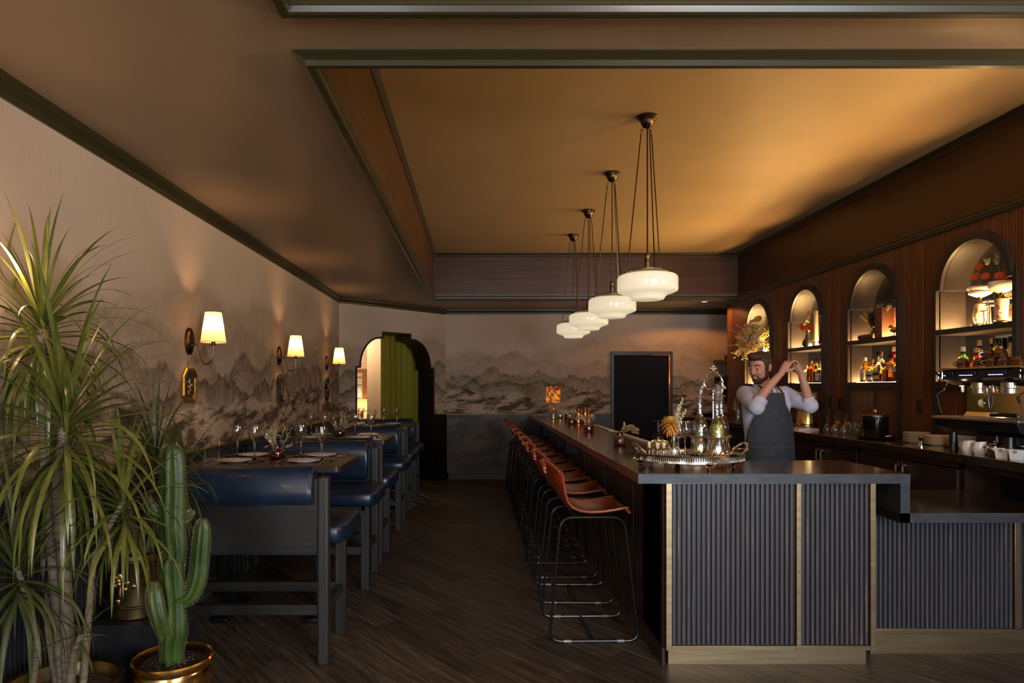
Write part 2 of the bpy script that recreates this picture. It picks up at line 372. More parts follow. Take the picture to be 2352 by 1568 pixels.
# ================================================================ the room
XL,XR,YB,ZC,ZT=-2.0,3.78,10.98,2.83,3.48
A0=Vector((XL,9.467,0)); A1=Vector((-.54,YB,0)); AL=(A1-A0).length; AD=(A1-A0).normalized()
AM=Matrix(((AD.x,0,-AD.y,A0.x),(AD.y,0,AD.x,A0.y),(0,1,0,0),(0,0,0,1)))   # (s, z, depth) -> world, depth goes behind the corner wall
struct(MB().box(-4.6,5.2,-3,13.6,-.06,0),'floor',K['floor'],flat=True)
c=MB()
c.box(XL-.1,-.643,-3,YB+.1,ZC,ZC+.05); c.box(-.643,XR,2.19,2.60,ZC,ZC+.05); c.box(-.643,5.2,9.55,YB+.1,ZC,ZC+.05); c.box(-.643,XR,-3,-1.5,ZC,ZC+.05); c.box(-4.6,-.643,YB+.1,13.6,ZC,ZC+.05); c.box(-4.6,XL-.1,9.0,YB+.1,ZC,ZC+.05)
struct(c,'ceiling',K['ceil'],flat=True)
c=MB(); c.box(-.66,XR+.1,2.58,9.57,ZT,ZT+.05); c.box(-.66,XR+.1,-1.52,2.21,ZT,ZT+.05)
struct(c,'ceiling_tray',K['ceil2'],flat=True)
c=MB()
c.box(-.70,-.643,2.55,9.60,ZC+.05,ZT); c.box(-.643,XR,9.55,9.60,ZC+.05,ZT); c.box(-.643,XR,2.55,2.60,ZC+.05,ZT)
c.box(-.70,-.643,-1.55,2.24,ZC+.05,ZT); c.box(-.643,XR,2.19,2.24,ZC+.05,ZT); c.box(-.643,XR,-1.55,-1.5,ZC+.05,ZT)
struct(c,'wall_tray_sides',wood('walnut_fascia',(.055,.021,.007),(.10,.040,.012),(1.3,1.3,26),.38),flat=True)
# lip mouldings round both trays and the small coves at their tops
def loop(prof,x0,x1,y0,y1):
    m=MB(); vs=[];fs=[]; n=len(prof)
    for o,z in prof: vs+=[(x0+o,y0+o,z),(x1-o,y0+o,z),(x1-o,y1-o,z),(x0+o,y1-o,z)]
    for i in range(n):
        for k in range(4):
            j=(i+1)%n; fs.append((i*4+k,i*4+(k+1)%4,j*4+(k+1)%4,j*4+k))
    return m.add(vs,fs)
lip=[(0,2.835),(0,2.825),(.006,2.822),(.040,2.808),(.042,2.786),(.066,2.786),(.074,2.79),(.077,2.80),(.080,2.808),(.083,2.81),(.083,2.822),(.086,2.825),(.086,2.838),(.088,2.846),(.084,2.86),(.069,2.865),(.069,2.835)]
struct(loop(lip,-.712,XR+.085,2.517,9.62),'trim_1',K['trim'],ang=25)
struct(loop(lip,-.708,XR+.085,-1.57,2.273),'trim_2',K['trim'],ang=25)
cove=[(-.002,3.482),(-.002,3.424),(.008,3.424),(.012,3.432),(.012,3.455),(.034,3.472),(.034,3.482)]
struct(loop(cove,-.643,XR,2.60,9.55),'trim_3',K['trim'],ang=25)
# cornices, chair rail, skirting along the papered walls
crown=[(-.002,2.832),(-.002,2.747),(.012,2.747),(.014,2.760),(.022,2.764),(.024,2.776),(.034,2.790),(.048,2.806),(.050,2.818),(.060,2.820),(.060,2.832)]
room=[(XL,-3),(XL,A0.y),(A1.x,YB),(5.15,YB)]
struct(MB().sweep(crown,room),'trim_4',K['trim'],ang=25)
rail=[(-.002,1.072),(.016,1.072),(.024,1.080),(.024,1.088),(.014,1.096),(-.002,1.096)]
K['railm']=mat('gilt_olive_rail',(.16,.12,.045),.25,metal=.6)
struct(MB().sweep(rail,[(XL,-3),(XL,A0.y),(XL+.13,A0.y+.135)]),'trim_5',K['railm'],ang=25)
struct(MB().sweep(rail,[(A1.x-.03,YB),(2.2,YB)]),'trim_6',K['railm'],ang=25)
struct(MB().sweep([(-.002,0),(.018,0),(.018,.085),(.012,.092),(-.002,.092)],[(A1.x-.02,YB),(2.2,YB)]),'baseboard_back',K['base'])
struct(MB().sweep([(-.002,0),(.018,0),(.018,.10),(.012,.108),(-.002,.108)],[(XL,-3),(XL,A0.y)]),'baseboard_left',K['base'])
def slats(x0,x1,z0,z1,pitch,wid,d,fn):
    m=MB(); n=int((x1-x0)/pitch)
    for i in range(n+1):
        s=x0+i*pitch
        if s+wid>x1: break
        p=[fn(s,0),fn(s+.002,d),fn(s+wid-.002,d),fn(s+wid,0)]
        k=[(a[0],a[1],z0) for a in p]+[(a[0],a[1],z1) for a in p]
        m.add(k,[(0,1,5,4),(1,2,6,5),(2,3,7,6),(4,5,6,7),(3,2,1,0)])
    return m
struct(MB().box(XL-.15,XL,-3,A0.y+.2,0,ZC),'wall_left',K['muralL'],flat=True)
struct(slats(-3,A0.y-.01,.108,1.072,.030,.021,.012,lambda s,d:(XL+d,s)),'wall_left_wainscot',K['wainscot'],flat=True)
c=MB(); c.box(A1.x-.3,5.2,YB,YB+.15,0,ZC)
struct(c,'wall_back',K['muralB'],flat=True)
struct(slats(-.525,.70,.092,1.072,.029,.021,.012,lambda s,d:(s,YB-d)),'wall_back_wainscot',K['wainscot'],flat=True)
c=MB(); c.box(.70,2.2,YB-.05,YB,0,1.085); c.box(3.26,5.0,YB-.02,YB,0,1.03)
struct(c,'wall_back_dado',K['reddark'],flat=True)
# corner wall with the stepped arch
def arch(i):    # half profile from the floor up, (half width, z); i = inset
    L=[(.778-i,0),(.778-i,1.848-i),(.71-i,1.848-i)]
    cx,cz,rx,rz=.300,1.848,.410,.457
    for k in range(1,11):
        a=PI/2*k/10; L.append((cx+(rx-i)*math.cos(a)-(0 if k<10 else 0),cz+(rz-i)*math.sin(a)))
    L[-1]=(.288-i,2.305-i); L.append((.288-i,2.385-i)); return L
def archpts(i,s0):
    h=arch(i); return [(s0-a,z) for a,z in h]+[(s0+a,z) for a,z in reversed(h)]
SC=1.060; AP=archpts(0,SC)
poly=[(0,0),(0,ZC),(AL,ZC),(AL,0)]+list(reversed(AP))
struct(MB().prism(poly,.32,AM),'wall_corner',K['muralA'],flat=True)
AI=archpts(.026,SC); n=len(AP); vs=[];fs=[]
for d in (-.014,.345):
    vs+=[(a,b,d) for a,b in AP]+[(a,b,d) for a,b in AI]
for k in range(n-1):
    fs+=[(k,k+1,n+k+1,n+k),(2*n+k,3*n+k,3*n+k+1,2*n+k+1),(n+k,n+k+1,3*n+k+1,3*n+k),(k,2*n+k,2*n+k+1,k+1)]
fs+=[(0,n,3*n,2*n),(n-1,3*n-1,4*n-1,2*n-1)]
struct(MB().add(vs,fs,AM),'trim_7',K['blackpaint'],bevel=.004,ang=30)
c=MB(); c.prism([(SC+.778,0),(AL+.012,0),(AL+.012,1.088),(SC+.778,1.088)],.03,AM,z0=-.022); c.prism([(SC+.76,0),(AL+.03,0),(AL+.03,.10),(SC+.76,.10)],.05,AM,z0=-.045)
struct(c,'wall_corner_dado',K['blackpaint'],flat=True)
# vestibule seen through the arch
struct(MB().box(-4.6,-.84,12.75,12.85,0,ZC),'wall_vestibule',K['cream'],flat=True)
struct(MB().box(-4.7,-4.6,9.0,12.85,0,ZC),'wall_vestibule_left',K['cream'],flat=True)
struct(MB().box(-2.06,-.84,12.2,12.75,0,ZC),'wall_vestibule_pier',K['cream'],flat=True)
struct(MB().box(-.84,-.74,YB+.14,12.85,0,ZC),'wall_vestibule_right',K['cream'],flat=True)
struct(MB().box(-4.6,XL-.14,9.0,9.1,0,ZC),'wall_vestibule_front',K['cream'],flat=True)
lamp('vestibule_lamp','POINT',(-2.3,11.6,2.45),48,(1,.74,.46),radius=.12)
# wall behind the viewer with the two street windows
c=MB(); c.box(XL-.1,-1.8,-3.1,-3,0,ZC); c.box(-.6,1.5,-3.1,-3,0,ZC); c.box(3.9,5.2,-3.1,-3,0,ZC)
for a,b in ((-1.8,-.6),(1.5,3.9)): c.box(a,b,-3.1,-3,0,.6); c.box(a,b,-3.1,-3,2.75,ZC)
struct(c,'wall_front',K['cream'],flat=True)
for i,(a,b) in enumerate(((-1.8,-.6),(1.5,3.9))):
    m=MB(); k=3 if i else 2
    for j in range(k+1):
        x=a+(b-a)*j/k; m.box(x-.03,x+.03,-3.08,-3.02,.6,2.75)
    m.box(a,b,-3.08,-3.02,.6,.66); m.box(a,b,-3.08,-3.02,2.69,2.75); m.box(a,b,-3.08,-3.02,2.05,2.10)
    struct(m,'window_%d'%(i+1),K['blackpaint'],flat=True)
# back bar wall: slatted panelling with four arched openings
NC=[5.005,6.290,7.575,8.860]; HW=.385; HR=.335; ZS,ZM0,ZM1,Z0,ZF=2.32,1.957,2.005,1.585,1.525
YE=9.96; XK=4.0
def hole(y):     # half width of the frame outline at (dy) -> top of the opening, None outside
    for c0 in NC:
        d=abs(y-c0)
        if d<.41: return ZS+.02 if d>HR+.035 else ZS+math.sqrt(max(0,(HR+.035)**2-d*d))
    return None
c=MB(); ys=[-3]+[v for c0 in NC for v in (c0-.40,c0+.40)]+[YE]
for a,b in zip(ys[0::2],ys[1::2]): c.box(XR+.012,XK+.08,a,b,0,ZC)
for c0 in NC:
    c.box(XR+.012,XK+.08,c0-.40,c0+.40,0,Z0-.03)
    pts=[(c0-.40,ZS+.01)]+[(c0-(HR+.02)*math.cos(PI*k/20),ZS+.01+(HR+.02)*math.sin(PI*k/20)) for k in range(21)]+[(c0+.40,ZS+.01),(c0+.40,ZC),(c0-.40,ZC)]
    c.prism(pts,.285,Matrix(((0,0,1,XR+.012),(1,0,0,0),(0,1,0,0),(0,0,0,1))))
c.box(XR,XR+.03,-3,9.55,ZC,ZT); c.box(XR+.29,5.2,YE-.02,YE,0,ZC)
struct(c,'wall_right',K['walnutv'],flat=True)
struct(MB().box(XR-.004,XR,-3,9.55,2.85,3.43),'wall_right_fascia',wood('walnut_fascia_shaded',(.034,.012,.004),(.06,.022,.007),(1.3,1.3,26),.38),flat=True)  # walnut darkened on this side alone, shade above the moulding put into the colour
m=MB(); s=-2.98
while s<YE:
    h=hole(s+.010)
    segs=[(0,2.80)] if h is None else [(0,ZF-.005),(h,2.80)]
    for z0,z1 in segs:
        p=[(XR+.012,s),(XR+.001,s+.002),(XR+.001,s+.0195),(XR+.012,s+.0215)]
        m.add([(a,b,z0) for a,b in p]+[(a,b,z1) for a,b in p],[(0,1,5,4),(1,2,6,5),(2,3,7,6),(4,5,6,7),(3,2,1,0)])
    s+=.027
struct(m,'wall_right_slats',K['walnutv'],flat=True)
# plain stiles between the bays
m=MB()
for a in (4.30,5.58,6.87,8.16): 
    for q in (a,): m.box(XR-.004,XR+.012,q-.0,q+.135,1.09,2.80)
m.box(XR-.003,XR+.3,YE-.16,YE,0,2.80)
struct(m,'trim_8',K['walnutv'],bevel=.003)
m=MB().sweep([(-.002,2.79),(.020,2.79),(.026,2.80),(.026,2.81),(.036,2.818),(.036,2.838),(.046,2.846),(.046,2.856),(-.002,2.856)],[(XR,YE),(XR,-3)])
m.box(XR-.02,XR+.32,YE-.03,YE+.03,2.795,2.83)
struct(m,'trim_9',K['trim'],ang=25)
# soffit downlight
t=thing('recessed_downlight','small round recessed downlight in soffit by back bar corner','ceiling light',(3.42,9.93,ZC))
MB().lathe([(.062,-.001),(.062,-.006),(.05,-.008),(.046,0)],20).build('bezel',K['black'],t)
MB().lathe([(0,-.003),(.045,-.003)],20).build('lens',emitter('downlight_lens',(1,.66,.3),6),t)
lamp('downlight_beam','SPOT',(3.42,9.93,ZC-.03),30,(1,.40,.09),(0,0,0),radius=.03,parent=None).data.spot_size=2.7
# door to the back
struct(MB().box(2.26,3.20,YB-.012,YB-.002,0,2.07),'door_1',K['navy'],flat=True)
m=MB(); m.box(2.218,2.262,YB-.05,YB,0,2.131); m.box(3.196,3.240,YB-.05,YB,0,2.131); m.box(2.262,3.196,YB-.05,YB,2.075,2.131)
struct(m,'trim_10',K['nframe'],bevel=.003)
m=MB(); m.box(3.172,3.194,YB-.046,YB-.012,0,2.074); m.box(2.9,3.172,YB-.046,YB-.012,2.064,2.074)
struct(m,'trim_11',K['copper'],flat=True)
# niches
NL=['first lit arched niche above the espresso machine','second lit arched niche, with leaning books on its shelf','third lit arched niche, with candle and orange flowers on its shelf','farthest lit arched niche, holding the big dried bouquet']
YZ=Matrix(((0,0,1,0),(1,0,0,0),(0,1,0,0),(0,0,0,1)))
def nprof(c0,hw,hr,zb,zs,dz=0):
    return [(c0-hw,zb),(c0-hw,zs),(c0-hr,zs)]+[(c0-hr*math.cos(PI*k/24),zs+dz+hr*math.sin(PI*k/24)) for k in range(1,24)]+[(c0+hr,zs),(c0+hw,zs),(c0+hw,zb)]
for i,y in enumerate(NC):
    t=thing('arched_niche',NL[i],'wall niche',(XR,y,0),0,'lit arched niches of the back bar')
    a=nprof(0,HW+.035,HR+.035,Z0-.06,ZS+.03); b=nprof(0,HW,HR,Z0-.06,ZS)
    m=MB(); n=len(a); vs=[(p[0],p[1],d) for d in (-.028,.01) for p in a]+[(p[0],p[1],d) for d in (-.028,.01) for p in b]; fs=[]
    for k in range(n-1):
        fs+=[(k,k+1,2*n+k+1,2*n+k),(k,n+k,n+k+1,k+1),(2*n+k,2*n+k+1,3*n+k+1,3*n+k)]
    m.add(vs,fs,YZ)
    m.box(-.028,.012,-HW,HW,ZF,Z0-.002)           # sill rail
    for q in (-HW-.035,HW): m.box(-.028,.01,q,q+.035,1.09,ZF)
    m.box(-.012,.01,-.03,.03,1.09,ZF)
    m.build('niche_frame',K['nframe'],t,ang=30)
    m=MB(); n=len(b); m.add([(p[0],p[1],d) for d in (0,.22) for p in b],[(k,n+k,n+k+1,k+1) for k in range(n-1)],YZ)
    m.build('lining',K['nback'],t,ang=30)
    m=MB(); m.add([(p[0],p[1],.219) for p in b],[tuple(range(n))],YZ); m.build('mirror_back',K['mirror'],t,flat=True)
    MB().box(-.026,.218,-HW+.001,HW-.001,ZM0,ZM1-.004).build('shelf',K['nframe'],t,bevel=.002)
    MB().box(.0,.218,-HW+.001,HW-.001,Z0-.06,Z0-.004).build('niche_floor',K['nframe'],t)
    MB().box(.05,.20,-HW+.02,HW-.02,ZM1-.005,ZM1-.0005).build('light_panel',K['led'],t,flat=True)
    MB().box(.05,.20,-HW+.02,HW-.02,Z0-.005,Z0-.0005).build('light_panel',K['led'],t,flat=True)
# back counter and cabinets
t=thing('back_counter_top','long glossy dark back counter along the niche wall','worktop',(0,0,0))
MB().box(3.20,XR-.005,3.45,9.9,1.032,1.09).build('slab',K['ltop'],t,bevel=.004)
def cabinet(y0,y1,lab,open_=False,handles=()):
    t=thing('back_bar_cabinet',lab,'cabinet',(0,0,0),0,'cabinets below the back counter')
    m=MB(); m.box(3.26,XR-.006,y0,y0+.02,.0,1.03); m.box(3.26,XR-.006,y1-.02,y1,.0,1.03); m.box(3.75,XR-.006,y0,y1,0,1.03); m.box(3.26,XR-.006,y0,y1,0,.1); m.box(3.26,XR-.006,y0,y1,.985,1.03)
    m.build('body',K['reddark'],t,flat=True)
    if open_:
        MB().box(3.5,3.51,y0+.03,y1-.03,.1,.98).build('cooler_back',K['blackpaint'],t,flat=True)
    else:
        ym=(y0+y1)/2
        for a,b,hy in ((y0+.004,ym-.002,ym-.04),(ym+.002,y1-.004,ym+.04)):
            d=MB().box(3.238,3.258,a,b,.105,.978).build('door',K['reddark'],t,bevel=.002)
            h=MB(); h.box(3.205,3.215,hy-.012,hy+.012,.84,.95); h.box(3.205,3.238,hy-.012,hy+.012,.938,.95); h.box(3.205,3.238,hy-.012,hy+.012,.84,.852)
            h.build('handle',K['brass'],d,bevel=.001)
cabinet(3.70,4.42,'open black cooler bay under the espresso machine',True)
cabinet(4.44,5.60,'dark cabinet with brass pulls beside the open cooler bay')
cabinet(5.62,6.80,'dark cabinet below the upturned glasses')
cabinet(6.82,8.0,'dark cabinet behind the bartender below the brass urn')
cabinet(8.02,9.2,'farthest dark cabinet under the back counter')
# outlets
for i,(y,z) in enumerate(((7.03,1.38),(6.84,1.365),(5.62,1.375))):
    t=thing('wall_outlet',['bronze outlet plate, farther of the pair between niches','bronze outlet plate, nearer of the pair between niches','bronze outlet plate right of the ice bucket'][i],'outlet',(XR-.004,y,z),0,'outlet plates on the panelling')
    MB().box(-.008,.004,-.036,.036,-.06,.06).build('plate',K['bronze'],t,bevel=.002)
    m=MB(); m.box(-.011,-.006,-.017,.017,.008,.04); m.box(-.011,-.006,-.017,.017,-.04,-.008); m.build('socket',K['black'],t,bevel=.003)
# ---------------------------------------------------------------- the bar
ZB=1.07; XB0,XB1,YN=.86,1.46,3.528
t=thing('bar_counter','long dark bar top with zinc front edge, stepping down at the right','bar counter',(0,0,0))
m=MB(); m.prism([(XB0,YN+.004),(2.32,YN+.004),(2.32,4.18),(XB1,4.18),(XB1,10.92),(XB0,10.92)],.0525,z0=ZB-.0525); m.build('upper_slab',K['ltop'],t,bevel=.002)
MB().box(XB0,2.32,YN,YN+.0035,ZB-.0525,ZB-.0005).build('upper_edge',K['ztop'],t,flat=True)
MB().box(2.268,2.318,YN+.004,YN+.22,.8075,ZB-.053).build('drop_panel',K['ztop'],t,flat=True)
MB().box(2.267,2.319,YN,YN+.0035,.8075,ZB-.053).build('drop_edge',K['ztop'],t,flat=True)
MB().box(2.267,3.195,YN+.004,4.33,.8075,.86).build('lower_slab',K['ltop'],t,bevel=.002)
MB().box(2.267,3.195,YN,YN+.0035,.8075,.8595).build('lower_edge',K['ztop'],t,flat=True)
def flutes(x0,x1,z0,z1,y,pitch=.0268,wid=.0165,d=.012):
    return slats(x0,x1,z0,z1,pitch,wid,d,lambda s,q:(s,y-q))
t=thing('bar_pedestal','upper bar base of fluted black panels framed in brass','bar base',(0,0,0))
MB().box(1.03,2.168,3.605,4.10,.10,1.0175).build('carcass',K['reddark'],t,flat=True)
flutes(1.062,1.736,.128,1.012,3.605).build('fluted_panel',K['flute'],t,flat=True)
flutes(1.766,2.140,.128,1.012,3.605).build('fluted_panel',K['flute'],t,flat=True)
for a,b in ((1.027,1.058),(1.738,1.763),(2.142,2.170)): MB().box(a,b,3.585,3.61,.10,1.0175).build('brass_strip',K['brass'],t,bevel=.001)
for a,b in ((1.058,1.738),(1.763,2.142)): MB().box(a,b,3.586,3.606,.10,.125).build('brass_rail',K['brass'],t,bevel=.001)
MB().box(1.058,1.738,3.589,3.605,1.008,1.0175).build('brass_rail',K['brass'],t,flat=True)
MB().box(1.055,2.15,3.645,3.70,0,.10).build('kick_plate',K['brass'],t,flat=True)
t=thing('bar_knee_wall','dark mahogany bar side panels behind the stools','bar base',(0,0,0))
m=MB(); m.box(1.03,1.38,3.70,10.92,.0,1.0175); m.build('panelling',K['reddark'],t,flat=True)
m=MB()
for y in (3.62,4.33,5.3,6.3,7.3,8.3,9.3,10.3): m.box(1.018,1.03,y,y+.05,.10,1.0175)
m.box(1.012,1.03,3.62,10.92,0,.10); m.build('battens',K['reddark'],t,bevel=.002)
for y in (6.7,7.5,8.3,9.1):
    MB().box(.90,1.03,y,y+.012,.86,1.0175).build('bracket',K['iron'],t,bevel=.002)
t=thing('service_counter_pedestal','lower service counter base of fluted black panels, at right','bar base',(0,0,0))
MB().box(2.175,3.19,3.80,4.28,.0,.8075).build('carcass',K['reddark'],t,flat=True)
flutes(2.285,3.085,.148,.8075,3.80).build('fluted_panel',K['flute'],t,flat=True)
flutes(3.118,3.19,.148,.8075,3.80).build('fluted_panel',K['flute'],t,flat=True)
for a,b in ((2.255,2.283),(3.088,3.116)): MB().box(a,b,3.78,3.80,.0 if a<2.3 else .148,.8075).build('brass_strip',K['brass'],t,bevel=.001)
MB().box(2.283,3.19,3.775,3.80,.122,.148).build('brass_rail',K['brass'],t,bevel=.001)
MB().box(2.283,3.19,3.79,3.80,.0,.122).build('kick_plate',K['brass'],t,flat=True)
t=thing('bar_mat','narrow ribbed bar mat along the inner edge of the bar','bar mat',(0,0,0))
m=MB(); m.box(1.385,1.452,4.75,8.0,ZB,ZB+.007)
m.build('mat_base',mat('bar_mat_rubber',(.40,.34,.25),.5),t,flat=True)
m=MB(); y=4.76
while y<7.99:
    m.box(1.392,1.446,y,y+.018,ZB+.007,ZB+.012); y+=.036
o=m.build('mat_ribs',K['dry'],t,flat=True)
# ================================================================ bar stools
def make_stool():
    t=thing('bar_stool','x','bar stool')
    prof=[(-.268,1.072),(-.262,1.05),(-.245,1.00),(-.222,.94),(-.196,.88),(-.165,.825),(-.125,.785),(-.075,.764),(-.02,.757),(.06,.760),(.13,.770),(.19,.782),(.228,.777),(.246,.762)]
    P=[Vector((p[0],0,p[1])) for p in prof]
    def shell(u,v):
        q=u*(len(P)-1); i=min(int(q),len(P)-2); f=q-i; p=P[i]*(1-f)+P[i+1]*f
        s=2*v-1; back=max(0,min(1,(p.z-.80)/.2)); w=.205+.012*math.sin(PI*min(1,u*1.4))-.03*back**2
        y=s*w; x=p.x+back*.062*s*s-(1-back)*.0*s; z=p.z+(1-back)*.026*s*s
        if u<.08: z-=(.045*s**4); x-=.012*(1-s*s)
        if u>.9: x-=.03*s**4; z-=.008*s*s
        return (x,y,z)
    m=MB().grid(lambda a,b:shell(b,a),17,27); m.build('seat_shell',K['leather'],t,solid=.012,sub=1,ang=80)
    # laced rim
    rim=[shell(k/26,0) for k in range(27)]; rim2=[shell(k/26,1) for k in range(27)]
    tp=[shell(0,k/12) for k in range(13)]; fr=[shell(1,k/12) for k in range(13)]
    m=MB()
    for L in (rim,rim2,tp,fr): m.tube(L,.0078,6)
    e=m.build('rolled_rim',K['leather'],t)
    m=MB()
    for L in (rim,rim2):
        for k in range(1,26):
            a=Vector(L[k]); b=Vector(L[k+1]) if k<26 else a
            for f in (0,.5):
                c=a*(1-f)+b*f; m.sph((c.x,c.y+(-.0 if c.y>0 else .0),c.z+.006),(.0042,.0065,.0032),5,4)
    m.build('lacing',K['stitch'],e)
    # rolled grip at the top of the backrest
    m=MB().grid(lambda a,b:(-.268-.012*(1-(2*a-1)**2)-.020*math.sin(PI*b),(2*a-1)*.10,1.072-.045*(2*a-1)**4-.028*(1-math.cos(PI*b))*.5+.006*math.sin(PI*b)),9,7)
    m.build('grip',K['leather'],t,solid=.008)
    for s in (-1,1):
        y0=s*.215; yt=s*.19
        q=[(-.270,y0,.010),(.275,y0,.010),(.190,yt,.748),(-.195,yt,.748)]
        MB().tube(rounded(q,.075,5),.0088,8,closed=True).build('leg_frame',K['iron'],t)
    for a,b in (((-.005,-.215,.012),(-.005,.215,.012)),((-.238,-.204,.325),(-.238,.204,.325)),((.238,-.204,.325),(.238,.204,.325)),((.10,-.19,.748),(.10,.19,.748)),((-.10,-.19,.748),(-.10,.19,.748))):
        MB().tube([a,b],.0068,8).build('crossbar',K['iron'],t)
    gl=mat('clear_glide',(.11,.115,.12),.2,coat=.5)
    for s in (-1,1):
        for x in (-.16,.16): MB().tube([(x-.022,s*.215,.0105),(x+.022,s*.215,.0105)],.0105,8).build('glide',gl,t)
    return t
ORD=['nearest the fluted bar end','second','third','fourth','fifth','sixth','seventh','eighth','ninth','tenth']
st=make_stool(); SX=.692
for i in range(10):
    y=4.165 if i==0 else 4.165+.08+.622*i
    lab='tan leather bar stool on black sled legs, '+('nearest the fluted bar end' if i==0 else ('farthest, nearest the back wall' if i==9 else ORD[i]+' from the fluted bar end'))
    if i==0: st.location=(SX,y,0); st.rotation_euler=(0,0,.02); st['label']=lab; st['group']='leather bar stools along the bar'
    else: dup(st,(SX+[0,.004,-.006,.003,.008,-.004,0,.005,-.003,.002][i],y,0),[0,-.02,.02,-.015,.03,.0,-.02,.01,.02,0][i],lab)
# ================================================================ pendants
def make_pendant():
    t=thing('pendant_lamp','x','pendant lamp')
    MB().lathe([(.0,0),(.072,0),(.072,-.012),(.064,-.016),(.062,-.024),(.052,-.03),(.046,-.052),(.032,-.075),(.014,-.086),(0,-.088)],28).build('canopy',K['bronze'],t)
    zt,zb=-.085,-1.112
    for k in range(3):
        a=2*PI*k/3+.62; c,s=math.cos(a),math.sin(a)
        m=MB(); m.tube([(.045*c,.045*s,zt-.03),(.142*c,.142*s,zb+.025)],.0045,8)
        for z0,r0 in ((zt-.01,.04),(zb+.012,.145)):
            pts=[(r0*c+.008*math.cos(q)*c,r0*s+.008*math.cos(q)*s,z0+.012*math.sin(q)) for q in [2*PI*j/10 for j in range(10)]]
            m.tube(pts,.0025,5,closed=True)
        m.build('hanger_rod',K['bronze'],t)
    m=MB(); m.tube([(0,0,-.08),(0,0,zb+.12)],.0055,8); m.build('stem',K['bronze'],t)
    m=MB(); m.lathe([(0,zb+.125),(.02,zb+.125),(.022,zb+.118),(.018,zb+.112),(.018,zb+.09),(.023,zb+.086),(.023,zb+.072),(.019,zb+.068),(.019,zb+.04),(.024,zb+.036),(.024,zb+.012),(.06,zb+.006),(.13,zb+.004),(.152,zb),(.152,zb-.008),(.13,zb-.014),(.118,zb-.022),(0,zb-.022)],28)
    m.build('fitter',K['brassold'],t)
    z=-1.128; pr=[(.108,z+.006),(.118,z-.002),(.160,z-.006),(.198,z-.016),(.212,z-.030),(.214,z-.045),(.214,z-.118),(.208,z-.130),(.182,z-.142),(.150,z-.152),(.128,z-.164),(.120,z-.178),(.114,z-.188),(.060,z-.191),(0,z-.192)]
    MB().lathe(pr,48).build('glass_shade',K['opal'],t,ang=60)
    return t
pd=make_pendant(); PL=['nearest and largest in view','second from the viewer','third from the viewer','farthest, above the back end of the bar']
for i,y in enumerate((4.724,5.966,7.235,8.39)):
    lab='opal glass drum pendant on three bronze rods, '+PL[i]
    if i==0: pd.location=(1.217,y,ZT); pd['label']=lab; pd['group']='opal pendants over the bar'; r=pd
    else: r=dup(pd,(1.217,y,ZT),[0,.3,.5,.2][i],lab)
# ================================================================ wall sconces
def make_sconce():
    t=thing('wall_sconce','x','wall sconce')
    m=MB().lathe([(0,.024),(.044,.024),(.050,.018),(.058,.016),(.060,.008),(.060,0)],32,M=RY(PI/2),sy=1,sx=1.58); m.build('backplate',K['bronze'],t)
    pts=[(.022,0,-.025),(.045,0,-.018),(.06,0,-.03)]+[tuple(p) for p in bez((.065,0,-.04),(.085,0,-.11),(.09,0,-.155),(.122,0,-.158),8)]+[tuple(p) for p in bez((.128,0,-.157),(.165,0,-.155),(.17,0,-.12),(.172,0,-.02),8)]
    m=MB().tube(pts,.0048,8); m.lathe([(0,.0),(.012,.0),(.010,.012),(.006,.018)],12,M=TR(.02,0,-.025)@RY(PI/2)); m.build('arm',K['bronze'],t)
    m=MB().lathe([(0,-.03),(.011,-.03),(.013,-.024),(.013,.02),(0,.02)],14,c=(.172,0,0)); m.build('socket',K['bronze'],t)
    pr=[(.084,-.008),(.0535,.200)]
    m=MB(); m.lathe(pr,36,c=(.172,0,0)); m.f=[f for f in m.f if len(f)<10]
    m.build('lamp_shade',K['linen'],t,ang=60)
    m=MB(); 
    for r,z in pr: m.tube([(.172+r*math.cos(2*PI*k/28),r*math.sin(2*PI*k/28),z) for k in range(28)],.0016,5,closed=True)
    m.build('shade_trim',mat('shade_binding',(.42,.22,.07),.7),t)
    MB().sph((.172,0,.085),(.024,.024,.032),12,8).build('bulb',emitter('bulb_glow',(1,.62,.26),9),t)
    return t
scn=make_sconce(); SL=['above the gilt octagonal frame','above the carved dark ornament','above the two small round frames']
for i,y in enumerate((4.54,6.594,8.653)):
    lab='bronze wall sconce with lit linen shade, '+SL[i]
    if i==0: scn.location=(XL,y,1.852); scn['label']=lab; scn['group']='sconces on the mural wall'
    else: dup(scn,(XL,y,1.852),0,lab)
    lamp('sconce_and_fill_bulb','POINT',(XL+.172,y,1.955),17,(1,.58,.24),radius=.03)
for y in (2.49,.44,-1.6): lamp('sconce_and_fill_bulb','POINT',(XL+.19,y,1.955),6 if y>2 else 14,(1,.64,.34),radius=.06)   # added unseen bulbs at sconce spacing, to brighten the near wall and plants
